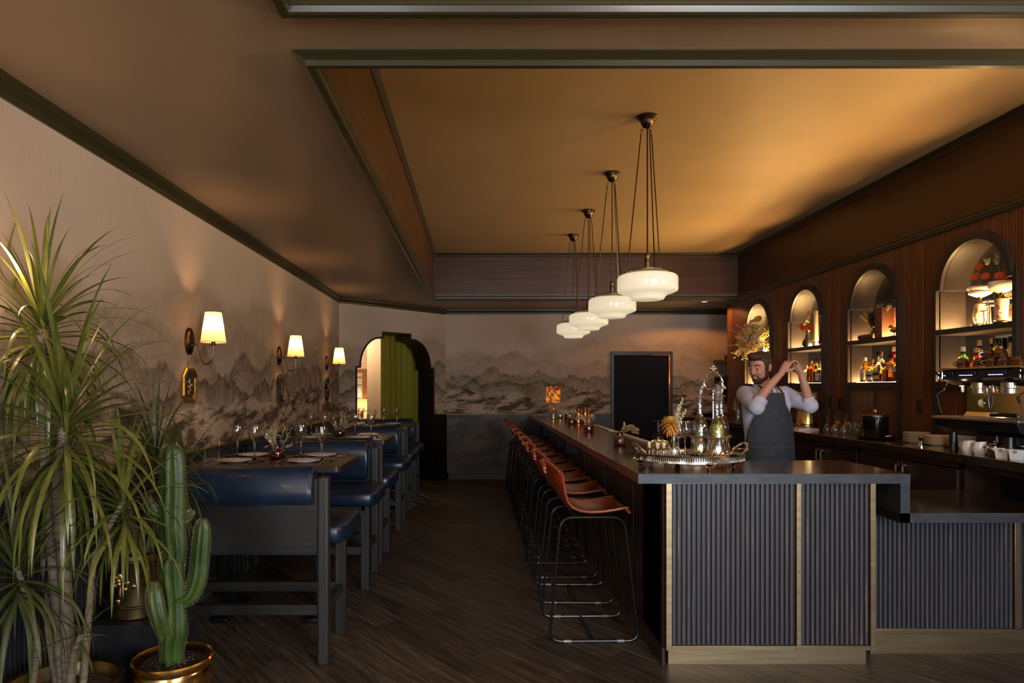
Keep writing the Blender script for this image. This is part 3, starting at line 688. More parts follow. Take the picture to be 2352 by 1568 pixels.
# ================================================================ settees and tables
def cushion(m,x0,x1,y0,y1,z0,z1,r=.05,n=6,M=None):
    # rounded pad: superellipse section in y-z swept along x with pulled-in ends
    def fn(a,b):
        an=2*PI*a; c,s=math.cos(an),math.sin(an); p=.42
        yy=(abs(c)**p)*(1 if c>=0 else -1); zz=(abs(s)**p)*(1 if s>=0 else -1)
        e=min(b,1-b); k=1-(max(0,.045-e)/.045)**2.4*.34
        x=x0+(x1-x0)*b
        return (x,(y0+y1)/2+yy*(y1-y0)/2*k,(z0+z1)/2+zz*(z1-z0)/2*k)
    bs=[0,.004,.012,.024,.045,.12,.25,.4,.55,.7,.85,.955,.976,.988,.996,1]
    nu=28; vs=[fn(i/nu,b) for b in bs for i in range(nu)]; fs=[(j*nu+i,j*nu+(i+1)%nu,(j+1)*nu+(i+1)%nu,(j+1)*nu+i) for j in range(len(bs)-1) for i in range(nu)]
    fs+=[tuple(range(nu-1,-1,-1)),tuple(range((len(bs)-1)*nu,len(bs)*nu))]
    return m.add(vs,fs,M)
SLn=1.14
def make_settee():
    t=thing('bar_height_settee','x','settee')
    for x in (0.01,SLn-.062): MB().box(x,x+.062,0,.068,0,1.04).build('rear_post',K['greywood'],t,bevel=.012,seg=3)
    for x in (0.01,SLn-.062): MB().box(x,x+.062,.455,.52,0,.64).build('front_leg',K['greywood'],t,bevel=.004)
    MB().box(.072,SLn-.062,.012,.04,.618,1.03).build('back_panel',K['greywoodh_shaded'],t,bevel=.003)
    m=MB(); m.box(.072,SLn-.062,.03,.068,.268,.325); m.build('rear_stretcher',K['greywoodh_shaded'],t,bevel=.003)
    m=MB(); m.box(.072,SLn-.062,.462,.51,.265,.325); m.build('footrest',K['greywoodh_shaded'],t,bevel=.003)
    for x in (.02,SLn-.05): MB().box(x,x+.04,.068,.455,.275,.318).build('side_stretcher',K['greywood'],t,bevel=.003)
    MB().box(.03,SLn-.03,.04,.52,.60,.645).build('seat_rail',K['blackw'],t,bevel=.003)
    m=MB(); cushion(m,.035,SLn+.075,.075,.645,.640,.772); m.build('seat_cushion',K['blue'],t,ang=60)
    # wrapped backrest pad: section in y-z, over the top and down the rear
    sec=[(-.022,.93),(-.026,.97),(-.026,1.03),(-.02,1.062),(.0,1.084),(.035,1.094),(.075,1.092),(.105,1.078),(.122,1.05),(.128,1.0),(.125,.9),(.118,.82),(.108,.785),(.075,.775),(.045,.785),(.042,1.0),(.020,1.02),(.009,1.0),(.008,.93),(.004,.918),(-.012,.916)]
    x0,x1=.06,SLn-.082; xs=[(x0,.05),(x0+.004,.022),(x0+.014,.006),(x0+.03,0),(x0+.3,0),(x0+.6,0),(x1-.03,0),(x1-.014,.006),(x1-.004,.022),(x1,.05)]
    vs=[];n=len(sec); cy_,cz_=.05,.95
    for x,ins in xs:
        for y,z in sec:
            d=Vector((y-cy_,z-cz_)); L=d.length; d=d*(max(.1,L-ins*.6)/L); vs.append((x,cy_+d.x,cz_+d.y))
    fs=[(j*n+i,j*n+(i+1)%n,(j+1)*n+(i+1)%n,(j+1)*n+i) for j in range(len(xs)-1) for i in range(n)]+[tuple(range(n)),tuple(range(len(xs)*n-1,(len(xs)-1)*n-1,-1))]
    MB().add(vs,fs).build('back_cushion',K['blue'],t,ang=60)
    return t
se=make_settee(); X0=-1.965
SP=[(3.62,0),(5.49,1),(5.67,0),(7.545,1),(7.73,0),(9.33,1)]
SB=['navy leather settee with grey oak back, nearest, by the cactus','navy leather settee facing the viewer across the nearest table','navy leather settee backing on the first facing settee, at the middle table','navy leather settee facing the viewer across the middle table','navy leather settee with its back to the viewer at the farthest table','navy leather settee facing the viewer behind the farthest table, by the arch']
for i,(y,f) in enumerate(SP):
    L=(X0,y,0) if not f else (X0+SLn+.0,y,0)
    if i==0: se.location=L; se['label']=SB[0]; se['group']='high settees along the mural wall'
    elif not f: dup(se,L,0,SB[i])
    else:
        q=dup(se,(X0,y,0),0,SB[i]); q.scale=(1,-1,1)
def make_table():
    t=thing('bar_height_table','x','table')
    x1=1.09; y=.345; r=.035
    pl=[(0,-y),(x1-r,-y)]+[(x1-r+r*math.sin(a),-y+r-r*math.cos(a)) for a in (PI/8,PI/4,3*PI/8)]+[(x1,-y+r),(x1,y-r)]+[(x1-r+r*math.cos(a),y-r+r*math.sin(a)) for a in (PI/8,PI/4,3*PI/8)]+[(x1-r,y),(0,y)]
    MB().prism(pl,.044,z0=.991).build('tabletop',K['ttop'],t,bevel=.004)
    for x in (.28,.88):
        MB().box(x-.03,x+.03,-.03,.03,.03,.991).build('pedestal',K['iron'],t,bevel=.003)
        MB().box(x-.05,x+.05,-.24,.24,0,.03).build('foot',K['iron'],t,bevel=.006)
    return t
tb=make_table(); TY=(4.515,6.575,8.63)
for i,y in enumerate(TY):
    lab='dark bar-height table set for four, '+['nearest, above the front settee','middle of the row','farthest, by the arch'][i]
    if i==0: tb.location=(X0,y,0); tb['label']=lab; tb['group']='set tables along the mural wall'
    else: dup(tb,(X0,y,0),0,lab)
# ================================================================ laid tables
rnd=random.Random(11)
def goblet_profile(h,r,bowl,stem=.0045,foot=.036,th=.0016):
    zb=h-bowl
    out=[(0,0),(foot,0),(foot,.002),(.012,.006),(stem+.002,.014),(stem,.03),(stem,zb*.6),(stem+.002,zb-.012),(.012,zb+.004)]
    inn=[]
    for k in range(1,9):
        a=k/8; rr=r*(math.sin(min(1,a*1.35)*PI/2))**.8*(1-.12*max(0,a-.6)/.4); out.append((max(.013,rr),zb+bowl*a)); inn.append((max(.011,rr-th),zb+bowl*a))
    return out+[(p[0],p[1]) for p in reversed(inn)]+[(0,zb+.01)]
def make_glass():
    t=thing('wine_glass','x','wine glass')
    h=.232; zb=h-.118
    def fl(a,z): return 1+(.028*math.cos(14*a+z*26) if zb+.012<z<zb+.075 else 0)
    pr=goblet_profile(h,.0455,.118)
    i=pr.index((.012,zb+.004)) if (.012,zb+.004) in pr else 8
    MB().lathe(pr[i:],42,fl=fl).build('bowl',K['glass'],t,ang=70)
    MB().lathe(pr[:i+1]+[(0,zb+.006)],20).build('stem',K['solidglass'],t,ang=60)
    return t
def make_plate():
    t=thing('side_plate','x','plate')
    MB().lathe([(0,.002),(.055,.002),(.058,0),(.062,.002),(.066,.005),(.108,.014),(.110,.016),(.107,.0175),(.066,.009),(.06,.0065),(0,.0065)],48).build('plate_body',K['plate'],t,ang=50)
    m=MB(); m.tube([(.109*math.cos(2*PI*k/48),.109*math.sin(2*PI*k/48),.0155) for k in range(48)],.0022,5,closed=True); m.build('rim',K['white'],t)
    return t
def make_fork():
    t=thing('fork','x','fork'); m=MB()
    m.tube([(0,-.10,.003),(0,-.06,.006),(0,0,.007),(0,.035,.005)],[.0045,.004,.0026,.003],6); m.build('handle',K['steel'],t)
    m=MB(); m.sph((0,.045,.005),(.011,.016,.002),10,6)
    for k in (-1.5,-.5,.5,1.5): m.tube([(k*.0055,.05,.005),(k*.0058,.075,.004),(k*.0055,.098,.008)],[.0018,.0016,.0009],5)
    m.build('tines',K['steel'],t); return t
def make_knife():
    t=thing('table_knife','x','knife')
    MB().tube([(0,-.11,.004),(0,-.05,.0055),(0,0,.005)],[.004,.0055,.004],8).build('handle',K['steel'],t)
    MB().prism([(-.004,0),(.006,0),(.009,.05),(.007,.09),(0,.108),(-.004,.105)],.0016,z0=.003).build('blade',K['steel'],t); return t
def make_spoon():
    t=thing('spoon','x','spoon')
    MB().tube([(0,-.10,.003),(0,-.05,.006),(0,0,.007),(0,.04,.004)],[.0045,.0038,.0026,.003],6).build('handle',K['steel'],t)
    MB().lathe([(0,.0015),(.010,.002),(.0165,.007),(.0175,.009),(.0155,.0085),(.009,.0045),(0,.0035)],20,c=(0,.062,0),sy=1.5).build('bowl',K['steel'],t); return t
def make_vase():
    t=thing('amber_vase','x','vase')
    o=[(0,0),(.044,0),(.052,.006),(.0555,.018),(.0555,.052),(.052,.064),(.040,.071),(.026,.074),(.024,.078),(.0245,.103),(.0255,.106)]
    i=[(.022,.106),(.0205,.08),(.024,.069),(.046,.06),(.0495,.05),(.0495,.018),(.044,.010),(0,.009)]
    MB().lathe(o+i,36).build('vase_body',K['amber'],t,ang=50); return t
def make_menu():
    t=thing('menu_stand','x','menu stand')
    q=Matrix.Rotation(.22,4,'X')
    MB().box(-.045,.045,-.004,.004,0,.125,q@TR(0,0,0)).build('acrylic_frame',K['glass'],t)
    m=MB(); m.box(-.050,-.042,-.006,.006,0,.135,q); m.box(.042,.050,-.006,.006,0,.135,q); m.build('side_bar',K['silver'],t)
    m=MB(); m.tube([(0,.03,.125),(0,.09,.0)],.002,5); m.build('easel_leg',K['brass'],t); return t
def sprig(m,base,dirv,L,n,rad,blob,r,spread=.5,curl=0):
    # branching dried sprig: thin stems with small beads at their tips
    d=Vector(dirv).normalized(); b=Vector(base); tip=b+d*L
    m.tube([b,b+d*L*.5+Vector((0,0,curl)),tip],rad,4)
    for k in range(n):
        s=b+d*L*(.35+.65*r.random()); v=(d+Vector((r.uniform(-1,1),r.uniform(-1,1),r.uniform(-.5,1)))*spread).normalized(); e=s+v*L*r.uniform(.12,.34)
        m.tube([s,e],rad*.6,3)
        for q in range(2): m.sph(e+Vector((r.uniform(-1,1),r.uniform(-1,1),r.uniform(-1,1)))*blob*1.6,blob*r.uniform(.6,1.2),5,4)
def make_dried(seed):
    r=random.Random(seed); t=thing('dried_flowers','x','dried flowers')
    m=MB()
    for k in range(9):
        a=r.uniform(0,2*PI); e=r.uniform(.15,.75); sprig(m,(.008*math.cos(a),.008*math.sin(a),.02),(math.cos(a)*e,math.sin(a)*e,1),r.uniform(.14,.20),14,.0007,.0035,r)
    sprig(m,(.01,0,.06),(1.3,-.2,.35),.10,12,.0007,.0038,r)
    m.build('baby_breath',K['dry'],t)
    m=MB(); 
    for k in range(3):
        a=r.uniform(2.2,4.2); s=Vector((.012*math.cos(a),.012*math.sin(a),.05)); e=s+Vector((math.cos(a)*.06,math.sin(a)*.06,.07+.02*k)); m.tube([s,e],.0008,4)
        for q in range(6):
            b=2*PI*q/6; m.sph((e.x+.006*math.cos(b),e.y,e.z+.006*math.sin(b)),(.005,.003,.005),6,4)
    m.build('straw_flower',K['wax'],t)
    m=MB(); e=Vector((-.055,-.01,.085)); m.tube([(0,0,.05),(-.03,0,.10),e],.0009,4); m.leaf([e,e+Vector((-.018,-.004,-.006)),e+Vector((-.036,-.006,-.016))],[.003,.008,.001],(0,.4,1)); m.build('rust_leaf',K['rust'],t)
    return t
gA,pA,fA,kA,sA,vA,mA=make_glass(),make_plate(),make_fork(),make_knife(),make_spoon(),make_vase(),make_menu()
used=set()
def place(p,loc,rz,label,group,s=None):
    if p.name not in used: used.add(p.name); p.location=loc; p.rotation_euler=(0,0,rz); p['label']=label; p['group']=group; r=p
    else: r=dup(p,loc,rz,label,group)
    if s: r.scale=(s,s,s)
    return r
TN=['nearest table','middle table','farthest table']
GLX={(0,0):(-1.536,-.0),(0,1):(-1.062,-.05)}
for i,y in enumerate(TY):
    z=1.035; tn=TN[i]; dy=-.12
    for n,far in enumerate((0,1)):
        side='far side' if far else 'viewer side'
        for x,wall in ((-1.63,1),(-1.165,0)):
            ws='wall end' if wall else 'aisle end'
            yy=y+(.285-.0 if far else -.125); s=1 if not far else -1
            yp=y+(.27 if far else -.11)
            xx=x+(.02 if (far and not wall) else (-.005 if far else 0))
            place(pA,(xx,yp,z),rnd.uniform(0,6),f'rose-patterned plate at the {ws} of the {side}, {tn}','plates on the laid tables')
            fx=-.155 if not far else .165
            for q in (0,.028): place(fA,(xx+s*(-.150-q),yp-s*.01,z),0 if s>0 else PI,f'{"outer" if q else "inner"} fork by the {ws} plate, {side} of the {tn}','forks on the laid tables')
            place(kA,(xx+s*.135,yp-s*.01,z),0 if s>0 else PI,f'knife by the {ws} plate, {side} of the {tn}','knives on the laid tables')
            place(sA,(xx+s*.168,yp-s*.01,z),0 if s>0 else PI,f'spoon by the {ws} plate, {side} of the {tn}','spoons on the laid tables')
    for x,dd,lb in ((-1.714,.17,'far side, wall end'),(-1.536,.005,'viewer side, wall end'),(-1.261,.17,'far side, aisle end'),(-1.062,-.045,'viewer side, aisle end')):
        place(gA,(x,y+dd,z),rnd.uniform(0,6),f'cut-bowl wine glass at the {lb} of the {tn}','wine glasses on the laid tables')
    place(vA,(-1.392,y+.045,z),0,f'squat amber glass vase on the {tn}','amber vases of dried flowers')
    d=make_dried(5+i); d.location=(-1.392,y+.045,z+.012); d.rotation_euler=(0,0,[.2,1.0,2.4][i]); d['label']=f'bunch of dried baby breath in amber vase, {tn}'; d['group']='dried flowers on the tables'
    place(mA,(-1.858,y+.07,z),.5,f'small clear menu stand against the mural wall, {tn}','menu stands')
# ================================================================ small frames on the mural wall
t=thing('octagonal_picture','gilt octagonal framed flower painting under the nearest sconce','framed picture',(XL,4.54,1.547))
def octo(h,w,c): return [(-w,-h+c),(-w+c,-h),(w-c,-h),(w,-h+c),(w,h-c),(w-c,h),(-w+c,h),(-w,h-c)]
MF=Matrix(((0,0,1,0),(1,0,0,0),(0,1,0,0),(0,0,0,1)))
rings=[(.120,.112,.050,0),(.120,.112,.050,.014),(.114,.106,.047,.020),(.106,.098,.044,.017),(.100,.092,.041,.020),(.086,.078,.036,.012),(.082,.074,.034,.008)]
m=MB(); vs=[];fs=[]
for h,ww,c,x in rings: vs+=[(a,b,x) for a,b in octo(h,ww,c)]
for j in range(len(rings)-1):
    for k in range(8): fs.append((j*8+k,j*8+(k+1)%8,(j+1)*8+(k+1)%8,(j+1)*8+k))
m.add(vs,fs,MF).build('gilt_frame',K['gold'],t,flat=True)
MB().prism(octo(.083,.075,.034),.006,MF,z0=.003).build('painting',mat('dark_canvas',(.02,.016,.012),.5),t,flat=True)
r=random.Random(3)
for col,nm,nn in (((.6,.5,.42),'cream_blossoms',9),((.45,.10,.08),'pink_blossoms',6),((.05,.10,.03),'painted_leaves',12)):
    m=MB()
    for k in range(nn): m.sph((r.gauss(0,.018),r.gauss(0,.03),.0095),(.008,.009,.0012),8,4,MF)
    m.build(nm,mat(nm,col,.6),t)
t=thing('carved_ornament','dark carved wood thermometer ornament under the middle sconce','wall ornament',(XL,6.594,1.525))
m=MB(); m.prism([(-.07,-.14),(.07,-.14),(.075,-.10),(.066,-.06),(.066,.05),(.076,.07),(.07,.105),(.045,.125),(.02,.132),(.0,.145),(-.02,.132),(-.045,.125),(-.07,.105),(-.076,.07),(-.066,.05),(-.066,-.06),(-.075,-.10)],.03,MF)
m.build('carved_board',mat('ebonised_wood',(.035,.018,.01),.4,bump=.6,bsc=(60,60,60)),t,bevel=.004)
m=MB()
for k in range(16): a=2*PI*k/16; m.sph((.052*math.cos(a)*(1 if k%2 else .9),.10*math.sin(a),.032),(.012,.014,.01),8,5,MF)
m.sph((0,.10,.036),(.03,.02,.012),10,6,MF); m.sph((0,-.115,.036),(.035,.015,.010),10,6,MF); m.build('carving',mat('ebonised_carving',(.05,.025,.013),.35),t)
MB().box(-.018,.018,-.075,.06,.030,.036,MF).build('dial_plate',mat('dial_plate',(.10,.11,.12),.25,coat=1),t)
MB().box(-.004,.004,-.07,.03,.036,.039,MF).build('spirit_tube',mat('red_spirit',(.4,.03,.01),.3),t)
for i,z in enumerate((1.592,1.438)):
    t=thing('round_picture',['small round dark-framed picture, upper of two under the far sconce','small round dark-framed picture, lower of two under the far sconce'][i],'framed picture',(XL,8.653,z),0,'round frames under the far sconce')
    m=MB(); m.lathe([(.050,0),(.078,0),(.080,.014),(.074,.026),(.060,.024),(.052,.014),(.050,.01)],32,M=MF); m.build('frame',K['blackpaint'],t)
    MB().lathe([(0,.008),(.052,.008)],28,M=MF).build('gilt_disc',K['brassp'],t)
# ================================================================ plants
def crown(r,c,n,L,droop,wid,up0=.15,down=True,tilt=(0,0),leaf_m=None):
    m=MB()
    for k in range(n):
        f=(k+.5)/n; a=k*2.39996+r.uniform(-.3,.3)
        el=math.radians(84-135*f**.85)+r.uniform(-.1,.1)      # top leaves stand up, low leaves hang
        ll=L*r.uniform(.78,1.12)*(1-.12*f); dr=droop*(.5+1.1*f)*r.uniform(.7,1.3)
        h=Vector((math.cos(a),math.sin(a),0)); p=Vector((c[0]+tilt[0]*0,c[1],c[2]-.16*f*L/.5))
        pts=[p.copy()]; ang=el; st=ll/9
        for q in range(9):
            p=p+(h*math.cos(ang)+Vector((0,0,math.sin(ang))))*st; p.x=max(p.x,-1.96-bx+.004*q); p.z=max(p.z,-.43+(.44 if by<3 else 0)); pts.append(p.copy())
            g=max(0,math.cos(ang)) ; ang-=dr*(.35+g)*(.05+.10*q/4); ang=max(ang,-1.54)
        ws=[wid*.78*x for x in (.55,.8,1,1,.98,.9,.76,.58,.34,.04)]
        side=Vector((-h.y,h.x,0))+Vector((0,0,r.uniform(-.35,.35)))
        m.leaf(pts,ws,side,.28)
    return m
def cane(pts,r0,r1,n=12):
    P=[]; pts=[Vector(p) for p in pts]
    for i in range(len(pts)-1):
        a=pts[max(i-1,0)];b=pts[i];c=pts[i+1];d=pts[min(i+2,len(pts)-1)]
        for k in range(8):
            t=k/8; P.append(.5*((2*b)+(c-a)*t+(2*a-5*b+4*c-d)*t*t+(3*b-a-3*c+d)*t**3))
    P.append(pts[-1]); N=len(P)
    return MB().tube(P,[(r0+(r1-r0)*i/(N-1))*(1+.07*math.sin(i*2.6)) for i in range(N)],n)
# big dracaena in the near left corner
r=random.Random(21); bx,by=-1.66,2.62
t=thing('potted_dracaena','tall many-stemmed dracaena in a wide brass pot, front left corner','potted plant',(bx,by,0))
def loc(px,py,Y): return Vector(((px-1098)*Y/1510-bx,Y-by,1.535-(py-889)*Y/1510))
m=MB().lathe([(0,0),(.17,0),(.19,.02),(.20,.15),(.205,.33),(.218,.345),(.222,.36),(.214,.368),(.203,.36),(.196,.33),(.190,.30),(0,.30)],40); m.build('pot',K['brassold'],t)
MB().lathe([(0,.315),(.10,.318),(.192,.308)],30).build('soil',K['soil'],t)
stems=[ # (root offset, way points in photo px with depth, crown leaves, length)
 ((.0,.02),[(118,1250,2.62),(100,1000,2.66),(96,740,2.68)],96,.52,.020,.0115),
 ((.045,-.02),[(150,1330,2.60),(132,1150,2.55),(150,960,2.52)],112,.60,.022,.013),
 ((.11,-.05),[(205,1400,2.58),(222,1270,2.55),(285,1150,2.52)],48,.40,.013,.011),
 ((-.10,-.04),[(85,1480,2.50),(60,1370,2.45),(38,1300,2.42)],66,.44,.012,.011),
 ((.075,-.09),[(172,1500,2.48),(178,1480,2.46),(186,1460,2.45)],16,.16,.014,.006),
 ((-.05,.06),[(110,1400,2.72),(130,1280,2.78),(128,1130,2.80)],48,.40,.016,.011)]
for i,(ro,wp,n,L,cr,wd) in enumerate(stems):
    P=[Vector((ro[0],ro[1],.30))]+[loc(*q) for q in wp]
    top=P[-1]
    s=cane(P,cr*1.15,cr*.8); s.build('cane',K['trunk'],t)
    crown(r,(top.x,top.y,top.z+.02),n,L,1.0 if i<4 else .7,wd).build('leaf_crown',K['drac'] if i in(0,1,2) else K['drac2'],t,ang=80)
# second dracaena in a brass bucket on the plinth
px_,py_=-1.70,3.22
t=thing('plinth','low black wooden plinth box carrying the brass bucket','plinth',(-1.64,3.22,0))
MB().box(-.27,.19,-.20,.17,.0,.44).build('box',K['blackw'],t,bevel=.004)
t=thing('potted_dracaena','bushy dracaena in an aged brass bucket standing on the black plinth','potted plant',(px_+.03,py_,.44))
bx,by=px_+.03,py_
MB().lathe([(0,0),(.142,0),(.147,.006),(.147,.05),(.151,.055),(.151,.062),(.147,.066),(.147,.262),(.151,.268),(.151,.275),(.147,.28),(.147,.30),(.152,.306),(.146,.31),(.140,.30),(.138,.25),(0,.25)],40).build('bucket',K['brassold'],t)
MB().lathe([(0,.262),(.138,.256)],24).build('soil',K['soil'],t)
m=MB(); rr=random.Random(2)
for k in range(16):
    a=-PI/2+rr.gauss(0,.16); z=.20+rr.gauss(0,.032)-abs(a+PI/2)*.05; m.sph((.149*math.cos(a),.149*math.sin(a),z),(.011,.008,.012),7,5)
m.lathe([(.0,.0),(.009,.004),(.006,.03),(0,.05)],8,c=(.0,-.151,.118)); m.build('lion_crest',K['brassp'],t)
def loc(px,py,Y): return Vector(((px-1098)*Y/1510-bx,Y-by,1.535-.44-(py-889)*Y/1510))
for i,(ro,wp,n,L,cr,wd) in enumerate([((.0,.02),[(330,1200,3.24),(350,1120,3.26),(358,1050,3.28)],64,.44,.012,.010),((.05,-.03),[(345,1230,3.18),(368,1180,3.16),(392,1110,3.15)],40,.36,.010,.009),((-.05,-.03),[(310,1240,3.18),(300,1180,3.14),(290,1120,3.12)],46,.40,.010,.010),((.03,.05),[(370,1180,3.32),(400,1120,3.38),(425,1070,3.42)],34,.36,.009,.008)]):
    P=[Vector((ro[0],ro[1],.25))]+[loc(*q) for q in wp]
    cane(P,cr*1.1,cr*.8,8).build('cane',K['trunk'],t); crown(r,P[-1],n,L,.9,wd).build('leaf_crown',K['drac2'],t,ang=80)
# cactus
cx,cy0=-1.30,2.80
t=thing('potted_cactus','tall ribbed green cactus with side arms in a polished brass pot','potted plant',(cx,cy0,0))
MB().lathe([(0,0),(.150,0),(.158,.01),(.158,.06),(.151,.075),(.158,.09),(.159,.15),(.152,.165),(.159,.18),(.160,.25),(.153,.268),(.160,.285),(.161,.345),(.156,.355),(.163,.368),(.165,.385),(.160,.392),(.152,.385),(.148,.34),(0,.34)],48).build('pot',K['brassp'],t)
m=MB().lathe([(0,.366),(.05,.364),(.120,.352),(.148,.345)],28); m.build('soil',K['soil'],t)
MB().lathe([(.112,.34),(.122,.34),(.124,.366),(.118,.370),(.114,.366)],32).build('nursery_pot',K['rubber'],t)
m=MB(); rr=random.Random(4)
for k in range(240):
    a=rr.uniform(0,2*PI); q=rr.uniform(.03,.11); p=Vector((q*math.cos(a),q*math.sin(a),.360)); m.tube([p,p+Vector((rr.uniform(-.02,.02),rr.uniform(-.02,.02),rr.uniform(0,.012)))],.0012,3)
m.build('moss_topping',mat('straw_moss',(.25,.18,.09),.9),t)['kind']='stuff'
def ribbed(pts,rads,nr,phase,depth=.42):
    pts=[Vector(p) for p in pts]; P=[];Rr=[]
    for i in range(len(pts)-1):
        a=pts[max(i-1,0)];b=pts[i];c=pts[i+1];d=pts[min(i+2,len(pts)-1)]
        for k in range(6):
            u=k/6; P.append(.5*((2*b)+(c-a)*u+(2*a-5*b+4*c-d)*u*u+(3*b-a-3*c+d)*u**3)); Rr.append(rads[i]*(1-u)+rads[i+1]*u)
    P.append(pts[-1]); Rr.append(rads[-1]); m=MB(); sp=MB(); n=nr*8; vs=[];fs=[]
    for i,p in enumerate(P):
        tn=(P[min(i+1,len(P)-1)]-P[max(i-1,0)]).normalized(); X=Vector((1,0,0)); X=(X-tn*X.dot(tn)).normalized(); Y=tn.cross(X)
        for k in range(n):
            a=2*PI*k/n+phase; w_=abs(math.cos(nr*(a-phase)/2)); q=Rr[i]*(1-depth*(1-w_**1.6))*(1+.025*math.sin(i*2.9)*w_**6)
            vs.append(p+(X*math.cos(a)+Y*math.sin(a))*q)
        for k in range(nr):
            a=2*PI*k/nr+phase; v=X*math.cos(a)+Y*math.sin(a)
            for h in (-.35,.2):
                b=p+v*Rr[i]*.99+tn*h*.012; sp.tube([b,b+v*.008+Y*.003*h],[.0016,.0004],3)
    for i in range(len(P)-1):
        for k in range(n): fs.append((i*n+k,i*n+(k+1)%n,(i+1)*n+(k+1)%n,(i+1)*n+k))
    top=len(vs); vs.append(P[-1]+(P[-1]-P[-2]).normalized()*Rr[-1]*.5); 
    for k in range(n): fs.append(((len(P)-1)*n+k,(len(P)-1)*n+(k+1)%n,top))
    return m.add(vs,fs),sp
def arm(nm,pts,rads,nr,ph,dp=.42):
    a,b=ribbed(pts,rads,nr,ph,dp); o=a.build(nm,K['cactus'],t,ang=80); b.build('prickles',K['spine'],o,flat=True)
arm('main_stem',[(.0,0,.345),(-.005,0,.42),(.003,0,.50),(.006,0,.60),(-.002,0,.70),(-.006,0,.78),(.008,0,.83),(.0,0,.90),(-.004,0,1.0),(.0,0,1.10),(-.002,0,1.20),(-.003,0,1.265),(-.002,0,1.288)],[.046,.050,.060,.046,.052,.055,.049,.056,.058,.056,.053,.042,.018],4,-PI/2,.5)
arm('right_arm',[(.03,0,.63),(.075,.0,.65),(.105,0,.72),(.115,0,.80),(.122,0,.88),(.126,0,.94),(.127,0,.972)],[.030,.034,.038,.037,.036,.030,.010],4,-PI/2,.5)
arm('left_arm',[(-.01,-.05,.50),(-.02,-.075,.57),(-.036,-.078,.64),(-.044,-.074,.69),(-.046,-.07,.725)],[.030,.034,.036,.030,.010],4,-PI/2)
arm('pup',[(-.045,0,.985),(-.075,0,1.0),(-.098,0,1.03),(-.104,0,1.07)],[.012,.022,.026,.008],4,-PI/2)
arm('pup',[(.045,0,.975),(.068,0,.99),(.084,0,1.01)],[.014,.015,.006],4,-PI/2)
arm('pup',[(-.045,0,.52),(-.065,-.01,.528),(-.078,-.01,.54)],[.009,.009,.005],4,-PI/2)
# ================================================================ things on the bar
for i,(x,y) in enumerate(((1.131,5.24),(1.147,6.817),(1.162,8.165))):
    w_=['nearest the silver tray','between the tray and the table lamp','nearest the table lamp'][i]
    place(vA,(x,y,ZB),.3*i,f'squat amber glass vase on the bar, {w_}','amber vases on the bar')
def dried_bar(i):
    r=random.Random(40+i); t=thing('dried_flowers',['dried fan bloom and bunny tail in the amber vase nearest the tray','spray of dried palm spears and bunny tails in the middle bar vase','dried grasses with a fern in the bar vase nearest the lamp'][i],'dried flowers',((1.131,5.24,ZB+.012),(1.147,6.817,ZB+.012),(1.162,8.165,ZB+.012))[i],0,'dried flowers on the bar')
    if i==0:
        m=MB(); m.tube([(0,0,.0),(.01,0,.08),(.05,-.005,.11)],.0015,5)
        c=Vector((.075,-.01,.105)); L=17; vs=[];fs=[]
        for j,(q,dz) in enumerate(((.012,.0),(.03,.004),(.048,.003),(.060,-.004))):
            for k in range(L+1):
                a=math.radians(175-190*k/L); rr=q*(1+.07*math.sin(k*1.3+j))*(1.0 if j==3 else 1); vs.append(c+Vector((rr*1.25*math.cos(a),dz+.012*math.sin(k*1.7),rr*.95*math.sin(a)-.008)))
        for j in range(3):
            for k in range(L): a=j*(L+1)+k; fs.append((a,a+1,a+L+2,a+L+1))
        m.build('stem',K['dry'],t); MB().add(vs,fs).build('fan_bloom',mat('dried_fan',(.24,.16,.07),.85,col2=(.34,.24,.11),nsc=(60,60,60),bump=.5),t,solid=.012)
        m=MB(); m.tube([(0,0,0),(.012,0,.09),(.03,0,.135)],.0012,4); m.sph((.034,0,.156),(.009,.009,.024),8,8); m.tube([(0,0,0),(-.015,0,.085),(-.05,0,.105)],.0012,4); m.sph((-.068,0,.107),(.024,.009,.009),8,8); m.build('bunny_tail',K['dry'],t)
    else:
        m=MB()
        for k in range(6):
            a=r.uniform(-.9,.9) if i==1 else r.uniform(-.5,.7); b=Vector((.01*a,0,.02)); e=b+Vector((a*.13,r.uniform(-.04,.04),.16-abs(a)*.04)); s=b*.5+e*.5
            m.tube([b,s],.0013,4); m.leaf([s,s*.6+e*.4,s*.25+e*.75,e],[.004,.017,.019,.002],(.3,1,.2),.3)
        m.build('palm_spear',K['dry'],t,solid=.001)
        m=MB()
        for k in range(7):
            a=r.uniform(-.8,.5); b=Vector((0,0,.02)); e=b+Vector((a*.12,r.uniform(-.05,.05),.12+.03*r.random())); m.tube([b,e],.0009,4); m.sph(e,(.010,.010,.017),7,6)
        m.build('bunny_tail',K['dry'],t)
        m=MB()
        for k in range(12):
            q=k/11; c=Vector((-.03-.10*q,0,.10+.05*math.sin(q*2.6))); 
            for s in (-1,1): m.leaf([c,c+Vector((.01,s*.012,.014*s)),c+Vector((.012,s*.03,.03*s))],[.002,.005,.0006],(1,0,.2))
        m.build('fern_frond',K['dry'],t,solid=.0008)
    return t
for i in range(3): dried_bar(i)
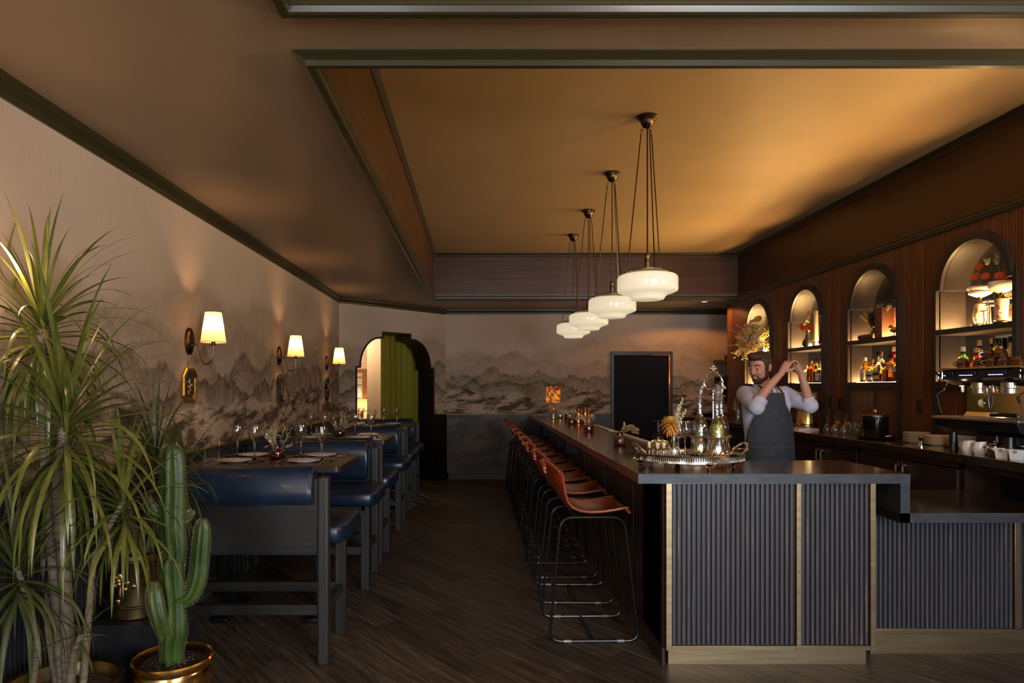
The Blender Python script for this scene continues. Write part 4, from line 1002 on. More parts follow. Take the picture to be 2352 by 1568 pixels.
# table lamp
t=thing('table_lamp','small bar lamp with mottled amber shade and clear glass jar base','table lamp',(1.087,9.489,ZB))
MB().lathe([(0,0),(.060,0),(.062,.006),(.062,.105),(.056,.125),(.050,.135),(.046,.135),(.050,.12),(.056,.102),(.056,.012),(0,.012)],28).build('jar_base',K['glass'],t)
MB().lathe([(0,.002),(.052,.002),(.052,.022),(0,.022)],20,c=(0,0,.012)).build('brass_foot',K['brassp'],t)
MB().lathe([(0,.135),(.066,.135),(.064,.142),(.035,.152),(.016,.166),(.012,.19),(0,.19)],24).build('brass_lid',K['brassp'],t)
MB().tube([(0,0,.03),(0,0,.30)],.006,8).build('stem',K['brassp'],t)
shm,nt,N,L,b=nodes('mottled_lamp_shade')
tc=N.new('ShaderNodeTexCoord'); nz=N.new('ShaderNodeTexNoise'); nz.inputs['Scale'].default_value=14; nz.inputs['Detail'].default_value=9; nz.inputs['Roughness'].default_value=.75; L.new(tc.outputs['Object'],nz.inputs['Vector'])
cr=N.new('ShaderNodeValToRGB'); cr.color_ramp.elements[0].position=.46; cr.color_ramp.elements[0].color=(.05,.035,.02,1); cr.color_ramp.elements[1].position=.66; cr.color_ramp.elements[1].color=(.9,.42,.12,1); L.new(nz.outputs['Fac'],cr.inputs[0])
tr=N.new('ShaderNodeBsdfTranslucent'); mx=N.new('ShaderNodeMixShader'); mx.inputs[0].default_value=.7; L.new(cr.outputs[0],tr.inputs[0]); L.new(cr.outputs[0],b.inputs['Base Color']); L.new(b.outputs[0],mx.inputs[1]); L.new(tr.outputs[0],mx.inputs[2]); L.new(mx.outputs[0],N['Material Output'].inputs[0])
m=MB(); m.lathe([(.101,.235),(.101,.49)],36); m.f=[f for f in m.f if len(f)<10]; m.build('lamp_shade',shm,t)
m=MB()
for z in (.237,.488): m.tube([(.1015*math.cos(2*PI*k/32),.1015*math.sin(2*PI*k/32),z) for k in range(32)],.0035,6,closed=True)
m.build('shade_binding',K['black'],t)
lamp('table_lamp_bulb','POINT',(1.087,9.489,ZB+.33),1.5,(1,.52,.2),radius=.025)
# tea lights and bud bottle beside the lamp
t=thing('bud_bottle','little dark bud bottle with a flared neck beside the bar lamp','bottle',(1.287,9.618,ZB))
MB().lathe([(0,0),(.022,0),(.026,.01),(.026,.06),(.012,.075),(.011,.085),(.024,.092),(.025,.098),(0,.098)],18).build('bottle_body',K['brown'],t)
for i,(x,y) in enumerate(((1.225,9.80),(1.36,9.72))):
    t=thing('tea_light',['lit tea light in gold cup left of the bud bottle','lit tea light in gold cup right of the bud bottle'][i],'candle',(x,y,ZB),0,'tea lights by the bar lamp')
    MB().lathe([(0,0),(.030,0),(.036,.012),(.034,.04),(.030,.04),(.030,.012),(0,.010)],18).build('cup',K['brassp'],t)
    MB().lathe([(0,.011),(.029,.011),(.029,.022),(0,.022)],16).build('wax',K['wax'],t)
    MB().lathe([(0,0),(.006,.008),(.004,.018),(0,.028)],10,c=(0,0,.023)).build('flame',emitter('candle_flame',(1,.55,.15),14),t)
# copper shakers
CS=[(1.589,8.30,1.0,'in front, with stepped shoulder'),(1.49,8.50,1.28,'rear left, tallest'),(1.56,8.62,1.30,'rear right, tall')]
CS=[(1.40,8.32,1.0,'in front, with stepped shoulder'),(1.30,8.52,1.22,'behind on the left, tall'),(1.40,8.60,1.28,'behind on the right, tallest')]
for x,y,s,l in CS:
    t=thing('copper_shaker','copper cocktail shaker '+l+' of the trio','cocktail shaker',(x,y,ZB),0,'copper shakers on the bar')
    MB().lathe([(0,0),(.046,0),(.048,.006),(.046,.04),(.036,.075),(.034,.105*s),(0,.105*s)],28).build('tin',K['copper'],t)
    MB().lathe([(.036,.105*s),(.038,.108*s),(.034,.112*s),(.028,.150*s),(.022,.158*s),(0,.16*s)],28).build('cap',K['copper'],t)
# soap dispenser
t=thing('soap_bottle','brown pump soap bottle with white paper label behind the goblets','soap dispenser',(1.242,4.53,ZB))
MB().lathe([(0,0),(.036,0),(.038,.004),(.038,.118),(.034,.138),(.020,.152),(.016,.156),(.016,.165),(0,.165)],28).build('bottle_body',K['brown'],t)
m=MB(); m.grid(lambda a,b:(.0386*math.cos(-PI/2+(a-.5)*2.7),.0386*math.sin(-PI/2+(a-.5)*2.7),.022+.085*b),24,2); m.build('label',K['paperw'],t)
m=MB()
for k,(a0,a1,z) in enumerate(((.20,1.05,.098),(.20,.95,.092),(.2,1.1,.083),(.2,1.0,.074),(.2,1.08,.066),(-1.1,-.75,.066))):
    m.grid(lambda a,b:(.0390*math.cos(-PI/2+a0+(a1-a0)*a),.0390*math.sin(-PI/2+a0+(a1-a0)*a),z+.0016*b),8,2)
m.build('label_rules',mat('grey_print',(.25,.24,.23),.7),t)
MB().lathe([(0,.158),(.0185,.158),(.0185,.182),(.014,.186),(0,.186)],20).build('pump_collar',K['black'],t)
m=MB(); m.tube([(0,0,.186),(0,0,.226)],.004,8); m.build('pump_stem',K['steel'],t)
m=MB(); m.tube([(.012,0,.231),(-.02,0,.232),(-.046,0,.226)],[.007,.006,.004],8); m.build('pump_spout',K['black'],t)
# silver footed tray
tx,ty=1.252,3.885
t=thing('silver_tray','oval footed silver gallery tray with loop handles on the bar corner','tray',(tx,ty,ZB))
ax,ay=.305,.25
m=MB(); m.lathe([(0,.050),(.93,.050),(.97,.048),(1.0,.052),(1.0,.054),(.95,.0555),(0,.0555)],56,sx=ax,sy=ay); m.build('tray_floor',K['silver'],t)
m=MB(); n=72
pr=[(1.0,.036),(1.014,.038),(1.010,.043),(1.004,.069),(1.013,.074),(1.017,.078),(1.008,.081),(.998,.077),(.992,.052)]
m.lathe([(a,b) for a,b in pr],n,sx=ax,sy=ay); m.f=[f for f in m.f if len(f)<10]
for i in range(n): m.f.append((i,(i+1)%n,(len(pr)-1)*n+(i+1)%n,(len(pr)-1)*n+i))
m.build('gallery_rim',K['silver'],t,ang=50)
m=MB()
for k in range(150):
    a=2*PI*k/150; c=(ax*1.012*math.cos(a),ay*1.012*math.sin(a)); m.tube([(c[0],c[1],.044),(c[0],c[1],.070)],.0021,4)
m.build('fluting',K['silver'],t)
for s in (-1,1):
    pts=[(s*ax*.93,-.085,.088),(s*(ax+.004),-.075,.106),(s*(ax+.020),-.045,.128),(s*(ax+.026),0,.134),(s*(ax+.020),.045,.128),(s*(ax+.004),.075,.106),(s*ax*.93,.085,.088)]
    m=MB().tube(sum([[tuple(q) for q in bez(pts[i],Vector(pts[i])*.6+Vector(pts[i+1])*.4,Vector(pts[i])*.4+Vector(pts[i+1])*.6,pts[i+1],3)] for i in range(6)],[]),.0085,8)
    m.tube([(s*(ax-.005),-.05,.092),(s*(ax+.014),-.02,.100),(s*(ax+.014),.02,.100),(s*(ax-.005),.05,.092)],.006,8)
    m.build('handle',K['silver'],t)
for a in (-PI/2,PI*.93,PI*.07,PI/2):
    c=(ax*.94*math.cos(a),ay*.95*math.sin(a)); m=MB()
    if abs(a+PI/2)<.1: c=(.03,-ay*.97)
    m.lathe([(0,0),(.012,0),(.014,.005),(.008,.012),(.012,.02),(.022,.040),(0,.040)],10,c=(c[0],c[1],0))
    for q in (-1,1):
        m.tube([(c[0]+q*(.010+.016*math.cos(u)),c[1]-.010,.032+.013*math.sin(u)) for u in [2*PI*k/10 for k in range(10)]],.0034,6,closed=True)
        m.sph((c[0]+q*.036,c[1]-.004,.042),(.010,.006,.006),8,5)
    m.build('paw_foot',K['silver'],t)
# things on the tray
TZ=ZB+.0558
for i,(x,y,l) in enumerate(((1.063,4.02,'leftmost of the cluster'),(1.106,4.09,'rear left of the cluster'),(1.098,3.97,'front centre of the cluster'),(1.150,4.10,'rear centre of the cluster'),(1.140,3.98,'front right of the cluster'),(1.186,4.10,'rear right, half behind the flask'))):
    t=thing('silver_goblet','small engraved silver-gilt cordial goblet, '+l,'goblet',(x*.96,y-.10,TZ),0,'cordial goblets on the silver tray')
    MB().lathe([(.006,.034),(.014,.040),(.0195,.054),(.0215,.083),(.0205,.083),(.018,.055),(.010,.044),(0,.042)],22).build('cup',K['brassp'] if i%2 else mat('silver_gilt',(.62,.52,.32),.2,metal=1,bump=.5,bsc=(120,120,120)),t)
    MB().lathe([(0,0),(.016,0),(.015,.003),(.004,.006),(.003,.034),(0,.036)],16).build('stem',K['silver'],t)
def make_copa():
    t=thing('stemmed_glass','x','stemmed glass')
    pr=[(.004,.096),(.010,.102),(.030,.118),(.0395,.140),(.0365,.165),(.029,.205),(.0278,.205),(.0352,.164),(.038,.140),(.029,.120),(.0,.106)]
    MB().lathe(pr,36).build('bowl',K['glass'],t,ang=60)
    MB().lathe([(0,0),(.034,0),(.033,.002),(.008,.006),(.0045,.014),(.0032,.06),(.004,.097),(0,.100)],20).build('stem',K['solidglass'],t)
    MB().lathe([(0,.1075),(.0275,.1215),(.036,.137),(0,.137)],28).build('wine',glass('pale_rose_wine',(.95,.62,.42)),t); return t
cpa=make_copa()
for x,y,l in ((1.239,4.00,'left of the row beside the flask'),(1.312,4.10,'middle of the row'),(1.372,4.13,'right of the row, against the decanters')):
    place(cpa,(x*.96,y-.10,TZ),0,'clear stemmed glass on the silver tray, '+l,'stemmed glasses on the silver tray')
t=thing('glass_flask','clear conical glass flask of water on the tray holding flowers','vase',(1.150,3.87,TZ))
MB().lathe([(0,0),(.034,0),(.037,.004),(.037,.05),(.030,.072),(.016,.088),(.0135,.094),(.0135,.128),(.016,.130),(.0145,.132),(.0118,.128),(.0118,.095),(.028,.070),(.0345,.05),(.0345,.006),(0,.005)],28).build('flask_body',K['glass'],t)
t=thing('flower_stems','orange chrysanthemum and pale grass plume standing in the glass flask','flowers',(1.150,3.87,TZ+.008))
m=MB(); m.tube([(-.01,0,.0),(0,0,.09),(-.015,-.01,.16)],.003,6); m.tube([(.015,0,0),(.002,0,.1),(.02,0,.20)],.002,5); m.build('stem',K['leafy'],t)
r=random.Random(8)
for nm,mt,n0,n1 in (('outer_petals',K['mum'],0,70),('inner_petals',K['mumy'],70,130)):
    m=MB(); c=Vector((-.022,-.012,.188))
    for k in range(n0,n1):
        f=k/130; a=k*2.39996; el=math.radians(-75+165*f); L=.062*(1-.35*f)*r.uniform(.85,1.1)
        h=Vector((math.cos(a)*math.cos(el),math.sin(a)*math.cos(el),math.sin(el))); s=Vector((-math.sin(a),math.cos(a),0))
        p=c+h*.012; m.leaf([p,p+h*L*.5+Vector((0,0,.003)),p+h*L*.85+Vector((0,0,-.004)),p+h*L+Vector((0,0,-.010))],[.003,.0055,.005,.0015],s,.35)
    m.build(nm,mt,t)
m=MB()
for k in range(5):
    a=k*1.3; b=Vector((0,0,.125)); e=b+Vector((.032*math.cos(a),.032*math.sin(a),.012-.02*(k%2))); m.leaf([b,b*.5+e*.5+Vector((0,0,.012)),e],[.003,.012,.001],(-math.sin(a),math.cos(a),0))
m.build('leaf',K['leafy'],t)
m=MB()
for L,tx_,z0 in ((.30,.055,.04),(.25,.03,.05),(.22,.075,.05)):
    for k in range(26):
        q=.3+.7*k/26; c=Vector((tx_*q*q+.004,0,z0+L*q)); a=k*2.4; h=Vector((math.cos(a),math.sin(a)*.7,.9))
        m.tube([c,c+h*.016*(1.25-q)],.0022,4); m.sph(c+h*.020*(1.2-q),(.0042,.0042,.007),5,4)
    m.tube([(.002,0,z0),(tx_*.25,0,z0+L*.5),(tx_,0,z0+L)],.0016,4)
m.build('grass_plume',mat('pale_grass',(.52,.47,.30),.8),t)
# decanter stand (tantalus) and its three decanters
dx,dy=1.408,3.935
t=thing('decanter_stand','silver three-ring decanter stand with tall loop handle on the tray','decanter stand',(dx,dy,TZ))
DP=[(-.0,-.062,'centre, filled with yellow-green liqueur'),(-.062,.052,'left, holding a little pale liqueur'),(.064,.048,'right and rearmost, empty')]
for x,y,_ in DP:
    m=MB(); m.lathe([(.048,.012),(.053,.012),(.055,.018),(.052,.024),(.052,.108),(.055,.113),(.050,.116),(.0488,.112),(.0488,.03)],32,c=(x,y,0)); m.f=[f for f in m.f if len(f)<10]; m.build('cup_holder',K['silver'],t,ang=40)
    m=MB()
    for k in range(14):
        a=2*PI*k/14; m.sph((x+.054*math.cos(a),y+.054*math.sin(a),.110+.004*(k%2)),(.009,.009,.007),7,5); m.sph((x+.056*math.cos(a+.2),y+.056*math.sin(a+.2),.012),(.011,.011,.010),7,5)
    m.build('scrollwork',K['silver'],t)
MB().lathe([(0,0),(.09,0),(.094,.006),(.085,.012),(0,.012)],36).build('base_plate',K['silver'],t)
m=MB(); m.tube([(0,0,.012),(0,0,.18),(0,0,.34)],[.006,.0045,.005],8); 
for z,q in ((.06,.010),(.20,.009),(.335,.011),(.36,.008),(.38,.012)): m.lathe([(0,z-.008),(q,z),(0,z+.008)],12)
m.tube([(0,0,.34),(0,0,.39)],.005,8); m.build('stem',K['silver'],t)
m=MB(); lp=[(.0,.395),(.03,.395),(.054,.412),(.056,.44),(.043,.472),(.02,.494),(0,.50),(-.02,.494),(-.043,.472),(-.056,.44),(-.054,.412),(-.03,.395)]
m.tube(rounded([(a,0,b) for a,b in lp],.02,3),.0052,8,closed=True)
for a,b in lp: m.sph((a,0,b),(.008,.008,.008),7,5)
for a,b in ((0,.512),(-.012,.522),(.012,.522),(0,.536),(-.062,.415),(.062,.415),(-.07,.405),(.07,.405)): m.sph((a,0,b),(.010,.009,.010),8,6)
m.build('loop_handle',K['silver'],t)
yl=mat('yellow_liqueur',(.74,.78,.10),.15,trans=.1,ior=1.34); yl2=mat('pale_liqueur',(.62,.60,.28),.1,trans=.35,ior=1.34); cut=thin('cut_crystal',(.95,.95,.94),.7,.16,.02,.45,.18,70)
stp=mat('crystal_stopper',(1,.98,.95),.02,trans=.9,ior=1.55)
for i,(x,y,l) in enumerate(DP):
    t=thing('crystal_decanter','cut crystal decanter in the silver stand, '+l,'decanter',(dx+x,dy+y,TZ+.0125),0,'cut crystal decanters')
    zz=.0; hs=(.94,.975,1.0)[i]
    def fl(a,z):
        q=z/hs
        if .07<q<.20:
            k=min(abs(math.sin(7*a+q*75)),abs(math.sin(7*a-q*75))); return 1-.035*max(0,1-k*3.2)
        return 1+.014*math.cos(8*a) if q>.2 else 1
    out=[(0,.0),(.043,.0),(.046,.006)]+[(.047+.0006*k/14,.02+.125*k/14) for k in range(15)]+[(.0465,.155),(.044,.17),(.0415,.178),(.038,.188),(.033,.20),(.021,.225),(.0165,.245),(.0155,.255),(.0165,.26),(.0155,.265),(.0165,.27),(.0155,.275),(.0165,.28),(.0160,.29),(.0175,.30),(.0185,.325),(.021,.335),(.032,.343),(.028,.347)]
    pr=out+[(.015,.338),(.012,.30),(.0115,.265),(.014,.24),(.03,.20),(.041,.17),(.0445,.145),(.044,.05),(.042,.010),(0,.010)]
    MB().lathe([(a,b*hs) for a,b in pr],112,fl=fl).build('decanter_body',cut,t,ang=50)
    if i<2:
        h=(.195,.14)[i]; q=[(0,.012),(.040,.012),(.0425,.05),(.043,.142)]
        if i==0: q+=[(.040,.168),(.0295,h),(0,h)]
        else: q+=[(0,.142)]
        MB().lathe([(a,b*hs) for a,b in q],28).build('liqueur',yl if i==0 else yl2,t)
    z0=.345*hs
    MB().lathe([(0,z0-.025),(.010,z0-.025),(.011,z0+.004),(.0095,z0+.012),(.013,z0+.022),(.022,z0+.05),(.021,z0+.062),(.012,z0+.085),(0,z0+.096)],10).build('stopper',stp,t,ang=15,flat=True)
# ================================================================ niche contents
CREAMG=glass('clear_spirit',(.98,.95,.86)); WH=glass('whisky',(.90,.42,.06)); RD=glass('red_aperitif',(.85,.10,.02)); GR=glass('green_bottle',(.10,.26,.06)); DK=glass('dark_green_bottle',(.04,.07,.03)); YL=glass('golden_spirit',(.95,.72,.22)); TOF=glass('rum_brown',(.55,.20,.05))
def bottle(loc,kind,h,r,gm,cap,label,lab,group,band=None):
    t=thing('liquor_bottle',lab,'bottle',loc,0,group)
    sq=4 if kind=='square' else 0
    def fl(a,z):
        if not sq: return 1
        k=1/max(abs(math.cos(a)),abs(math.sin(a))); k=min(k,1.22); return k if z<h*.62 else 1+(k-1)*max(0,1-(z-h*.62)/(h*.08))
    if kind in('round','square'): pr=[(0,.0),(r*.94,0),(r,.004),(r,h*.58),(r*.92,h*.66),(r*.5,h*.73),(r*.38,h*.77),(r*.36,h*.90),(r*.42,h*.905),(r*.42,h*.93),(0,h*.93)]
    elif kind=='slope': pr=[(0,0),(r*.94,0),(r,.004),(r,h*.48),(r*.8,h*.6),(r*.42,h*.78),(r*.34,h*.84),(r*.34,h*.92),(0,h*.93)]
    elif kind=='flask': pr=[(0,0),(r*.8,0),(r,.02),(r*1.05,h*.3),(r*.95,h*.45),(r*.5,h*.62),(r*.3,h*.68),(r*.3,h*.9),(r*.38,h*.905),(0,h*.93)]
    else: pr=[(0,0),(r*.95,0),(r,.005),(r,h*.72),(r*.85,h*.80),(r*.5,h*.84),(r*.45,h*.92),(0,h*.93)]
    MB().lathe(pr,28,fl=fl if sq else None,M=RZ(PI/4) if sq else None).build('bottle_body',gm,t,ang=45)
    MB().lathe([(0,h*.86),(r*.44,h*.86),(r*.44,h*.985),(r*.40,h),(0,h)],18).build('cap',cap,t)
    if label:
        k=1.03 if not sq else 1.0
        z0,z1,am=label[1],label[2],label[3]
        if sq: m=MB().box(-r*1.01-.001,-r*1.0,-r*.8,r*.8,h*z0,h*z1)
        else: m=MB().grid(lambda a,b:(r*k*math.cos(PI+.35+(a-.5)*am),r*k*math.sin(PI+.35+(a-.5)*am),h*(z0+(z1-z0)*b)),14,2)
        m.build('label',label[0],t)
        if len(label)>4:
            m=MB()
            for z in label[4]:
                if sq: m.box(-r*1.01-.002,-r*1.01-.001,-r*.5,r*.5,h*z,h*z+.004)
                else: m.grid(lambda a,b:(r*(k+.012)*math.cos(PI+.35+(a-.5)*am*.6),r*(k+.012)*math.sin(PI+.35+(a-.5)*am*.6),h*z+.004*b),8,2)
            m.build('label_print',K['ink'],t)
    return t
bt=K['black']; ck=K['corkk']; PW,PY=K['paperw'],K['papery']
def inn(i,dy,dx): return (XR+dx,NC[i]+dy,Z0+.0002)
G='bottles in the %s niche'
n2='books niche'
B2=[(.235,.060,'slope',.245,.040,WH,PW,(PW,.1,.5,1.5,(.2,.27,.34)),'amber whisky bottle with white cap and label, left end of the front row'),
 (.115,.055,'flask',.225,.046,WH,ck,(PW,.08,.5,1.7,(.36,.42)),'amber round-shouldered bottle with big white label, second in the front row'),
 (.000,.055,'flask',.29,.050,CREAMG,bt,(PY,.1,.3,1.8,(.18,)),'clear etched bottle with black cap, third in the front row'),
 (-.095,.045,'square',.17,.032,WH,bt,(PY,.1,.45,1,(.3,)),'short square amber bottle, fourth in the front row'),
 (-.185,.055,'round',.255,.042,TOF,bt,(PY,.45,.6,1.4,(.5,)),'clear-shouldered brown bottle with black cap near the right of the front row'),
 (-.285,.05,'round',.225,.036,WH,bt,(PW,.4,.62,1.5,(.5,)),'amber bottle at the right end of the front row'),
 (.135,.160,'round',.30,.037,CREAMG,ck,(PW,.5,.6,1.5),'tall clear bottle with orange top, left of the back row'),
 (-.055,.165,'round',.335,.044,RD,ck,(PY,.2,.4,1.4),'tallest bottle with red liquor and cork, middle of the back row'),
 (-.265,.165,'round',.33,.036,DK,K['redcap'],(PY,.2,.4,1.4),'dark green bottle with red foil cap, right of the back row')]
for dy,dx,k,h,r,g,c,l,lab in B2: bottle(inn(1,dy,dx),k,h,r,g,c,l,lab+', '+n2,G%'second')
n3='candle niche'
B3=[(.10,.055,'square',.205,.034,CREAMG,PW,(PW,.08,.6,1,(.2,.4)),'clear square spirit bottle, left of the front row'),
 (-.01,.055,'square',.255,.036,RD,ck,(PY,.06,.58,1,(.25,.30,.35)),'red aperitif bottle with a yellow label, middle of the front row'),
 (-.10,.06,'round',.20,.028,GR,bt,(K['leafy'],.1,.35,1.5,(.2,)),'slim green bottle, right of the red one'),
 (-.20,.055,'round',.215,.048,CREAMG,PW,(PW,.1,.5,1.2,(.3,)),'wide clear bottle, right of the front row'),
 (-.31,.055,'round',.20,.034,CREAMG,ck,(PW,.1,.5,1.2,(.3,)),'clear bottle at the right end against the frame'),
 (.10,.165,'round',.29,.034,YL,bt,None,'golden bottle at the left of the back row'),
 (-.02,.17,'round',.325,.034,TOF,bt,None,'tall dark-capped bottle in the middle of the back row'),
 (-.13,.17,'round',.30,.036,GR,bt,(PY,.3,.5,1.4),'green bottle right of centre in the back row'),
 (-.25,.17,'round',.29,.038,TOF,bt,None,'brown bottle at the right of the back row')]
for dy,dx,k,h,r,g,c,l,lab in B3: bottle(inn(2,dy,dx),k,h,r,g,c,l,lab+', '+n3,G%'third')
n4='coffee-machine niche'
B4=[(.20,.06,'round',.27,.040,GR,PW,(PY,.02,.36,1.9,(.15,.25)),'green bottle with white cap and cream label, left'),
 (.165,.165,'round',.32,.038,DK,ck,(PY,.35,.6,1.5,(.45,)),'tall dark bottle with orange cap, rear left'),
 (.075,.075,'flask',.255,.055,RD,ck,None,'round red flask with cork'),
 (.045,.17,'round',.33,.036,DK,ck,(PY,.62,.68,1.9),'black bottle with a cream neck band, rear'),
 (-.03,.165,'round',.32,.030,DK,bt,None,'slim black bottle, rear middle'),
 (-.075,.10,'round',.315,.036,YL,bt,(K['mumy'],.5,.6,1.6),'olive bottle with yellow band'),
 (-.12,.17,'round',.26,.034,CREAMG,ck,None,'small clear bottle, rear, right of centre'),
 (-.165,.06,'round',.255,.036,CREAMG,ck,(PW,.2,.5,1.5),'clear bottle with cork behind the cups'),
 (-.215,.15,'round',.345,.036,DK,K['redcap'],(PY,.1,.3,1.5),'dark bottle with tall red foil cap'),
 (-.29,.055,'round',.315,.060,mat('cream_ceramic',(.80,.62,.26),.3),bt,None,'cream ceramic bottle with black stopper, right end')]
for dy,dx,k,h,r,g,c,l,lab in B4: bottle(inn(0,dy,dx),k,h,r,g,c,l,lab+', '+n4,G%'first')
t=thing('small_jar','small white-lidded jar alone at the left of the niche above the coffee machine','jar',inn(0,.30,.06))
MB().lathe([(0,0),(.024,0),(.025,.03),(.02,.036),(0,.036)],18).build('jar_body',YL,t); MB().lathe([(0,.036),(.022,.036),(.022,.052),(0,.052)],18).build('lid',K['white'],t)
bottle(inn(3,.19,.07),'slope',.24,.034,TOF,PW,(PW,.1,.3,1.4),'brown bottle with white cap in the farthest niche, beside the bartender',G%'farthest')
bottle(inn(3,-.20,.07),'round',.26,.036,YL,bt,(PY,.1,.4,1.4),'golden bottle in the farthest niche, behind the bartender',G%'farthest')
def sh(i,dy,dx): return (XR+dx,NC[i]+dy,ZM1+.0002)
# farthest niche: bouquet
t=thing('dried_bouquet','big dried bouquet of cream and orange flowers spilling from the farthest niche','bouquet',sh(3,-.02,.05))
MB().lathe([(0,0),(.045,0),(.06,.04),(.055,.09),(.04,.11),(0,.11)],20).build('vase',K['wax'],t)
r=random.Random(77)
def tuck(m):
    for v in m.v:
        if v.x>-.085: v.y=max(-.33,min(.35,v.y)); v.z=max(v.z,.004)
        v.x=min(v.x,.10)
    return m
m=MB()
for k in range(46):
    v=Vector((r.uniform(-1.15,-.05),r.uniform(-.8,1.05),r.uniform(-.42,.8))); sprig(m,(0,0,.12),v,r.uniform(.20,.33),20,.0016,.0105,r,.7)
tuck(m).build('cream_sprigs',mat('gold_straw',(.50,.36,.14),.8,col2=(.62,.48,.24),nsc=(30,30,30)),t)
m=MB()
for k in range(30):
    v=Vector((r.uniform(-1,-.05),r.uniform(-.8,1),r.uniform(-.5,.5))); sprig(m,(0,0,.12),v,r.uniform(.18,.31),14,.0016,.0105,r,.8)
tuck(m).build('olive_sprigs',mat('olive_sprig',(.36,.28,.07),.8),t)
def bloom(m,c,n,R_,tilt,r,w_=.4):
    tl=Vector(tilt).normalized(); X=tl.orthogonal().normalized(); Y=tl.cross(X)
    for k in range(n):
        a=2*PI*k/n+r.uniform(-.2,.2); h=X*math.cos(a)+Y*math.sin(a); s=tl.cross(h)
        m.leaf([c,c+h*R_*.5+tl*R_*.3,c+h*R_+tl*R_*.35],[R_*.1,R_*w_,R_*.22],s,.2)
    m.sph(c+tl*R_*.15,R_*.2,7,5)
OB=mat('orange_bloom',(.75,.27,.04),.6,col2=(.70,.42,.08),nsc=(20,20,20))
for k in range(16): 
    m=MB(); v=Vector((r.uniform(-.9,-.25),r.uniform(-.7,.9),r.uniform(-.3,.7))).normalized(); bloom(m,Vector((0,0,.13))+v*r.uniform(.17,.28),9,.055,v+Vector((-.5,-.5,.2)),r)
    tuck(m).build('orange_bloom',OB,t)
for k in range(12):
    m=MB(); v=Vector((r.uniform(-.9,-.1),r.uniform(-.7,.9),r.uniform(-.4,.6))).normalized(); bloom(m,Vector((0,0,.13))+v*r.uniform(.2,.30),8,.045,v+Vector((-.6,-.6,.1)),r)
    tuck(m).build('cream_bloom',K['dry'],t)
m=MB(); bloom(m,Vector((-.05,.03,.44)),10,.055,(-.6,-.6,.5),r); m.tube([(0,0,.13),(-.03,.02,.3),(-.05,.03,.43)],.003,5); bloom(m,Vector((-.10,.10,.42)),8,.035,(-.6,-.5,.6),r); m.build('tall_bloom',mat('ochre_bloom',(.62,.34,.06),.6),t)
for a,b in (((-.12,.30,.24),(-.22,.62,.36)),((-.10,.25,.30),(-.16,.50,.41)),((-.12,.28,.12),(-.24,.60,.13))):
    m=MB(); a=Vector(a); b=Vector(b); m.tube([(0,0,.13),a,b],.003,5)
    for k in range(40):
        c=a+(b-a)*k/40; m.tube([c,c+(b-a).normalized()*.03+Vector((r.uniform(-1,1),r.uniform(-1,1),r.uniform(-1,1)))*.010],.0028,3)
    m.build('pampas_plume',mat('pampas',(.72,.55,.36),.8),t)
# third niche: vase of orange flowers, candle, glass jug
t=thing('bud_vase','dark bulbous glass vase left of the candle in the third niche','vase',sh(2,.10,.07))
MB().lathe([(0,0),(.045,0),(.058,.015),(.062,.04),(.052,.075),(.028,.11),(.022,.15),(.026,.185),(.03,.19),(.022,.185),(.018,.15),(.024,.11),(.048,.072),(.055,.04),(.04,.01),(0,.008)],26).build('vase_body',mat('dark_green_glaze',(.012,.016,.008),.08,coat=1),t)
t=thing('orange_flowers','orange poppies and pods standing in the dark bulbous vase','flowers',sh(2,.10,.07)); m=MB(); t.location.z+=.03
for a,b in (((0,0,.0),(-.02,.03,.21)),((0,0,0),(-.02,-.05,.20)),((0,0,0),(0,0,.32)),((0,0,0),(-.01,-.03,.36)),((0,0,0),(-.02,.06,.30))): m.tube([a,(0,0,.15),b],.0016,4)
m.build('stems',K['drygreen'],t)
m=MB(); bloom(m,Vector((-.02,.04,.19)),8,.045,(-.5,-.5,.6),r); bloom(m,Vector((-.02,-.05,.19)),8,.048,(-.5,-.7,.6),r); bloom(m,Vector((-.03,.06,.22)),7,.04,(-.6,-.3,.6),r); m.build('poppy',mat('orange_poppy',(.72,.10,.02),.5),t)
m=MB()
for c in ((0,0,.33),(-.01,-.03,.37),(-.01,-.04,.33)): m.sph(c,(.008,.008,.022),7,6)
m.build('pod',K['rust'],t)
m=MB(); 
for k in range(14): m.sph((-.02+r.gauss(0,.015),.03+r.gauss(0,.02),.22+.005*k),.009,6,4)
m.build('straw_buds',K['dry'],t)
t=thing('pillar_candle','tall ivory pillar candle on a low holder in the third niche','candle',sh(2,-.10,.06))
MB().lathe([(0,0),(.034,0),(.036,.02),(.026,.04),(.018,.05),(.022,.06),(0,.06)],18).build('holder',K['white'],t)
MB().lathe([(0,.06),(.030,.06),(.027,.2),(.026,.395),(.02,.40),(0,.398)],20).build('wax_pillar',K['wax'],t); MB().tube([(0,0,.398),(0,.002,.41)],.0012,4).build('wick',K['black'],t)
t=thing('driftwood','upright piece of pale driftwood behind the candle in the third niche','driftwood',sh(2,-.175,.13))
m=MB().tube([(0,0,0),(.005,.01,.1),(-.005,0,.22),(.008,-.008,.34),(.0,.005,.43)],[.04,.036,.03,.036,.018],9); m.tube([(0,0,.2),(-.01,-.04,.28),(-.008,-.05,.34)],[.016,.012,.004],7); m.tube([(0,.01,.28),(0,.035,.36)],[.014,.005],7); m.build('branch',K['drift'],t)
t=thing('glass_jug','brown glass jug with a handle at the right of the third niche','jug',sh(2,-.28,.06))
MB().lathe([(0,0),(.05,0),(.056,.01),(.05,.08),(.036,.16),(.032,.20),(.038,.225),(.034,.225),(.028,.20),(.046,.08),(.05,.014),(0,.01)],24).build('jug_body',K['brown'],t)
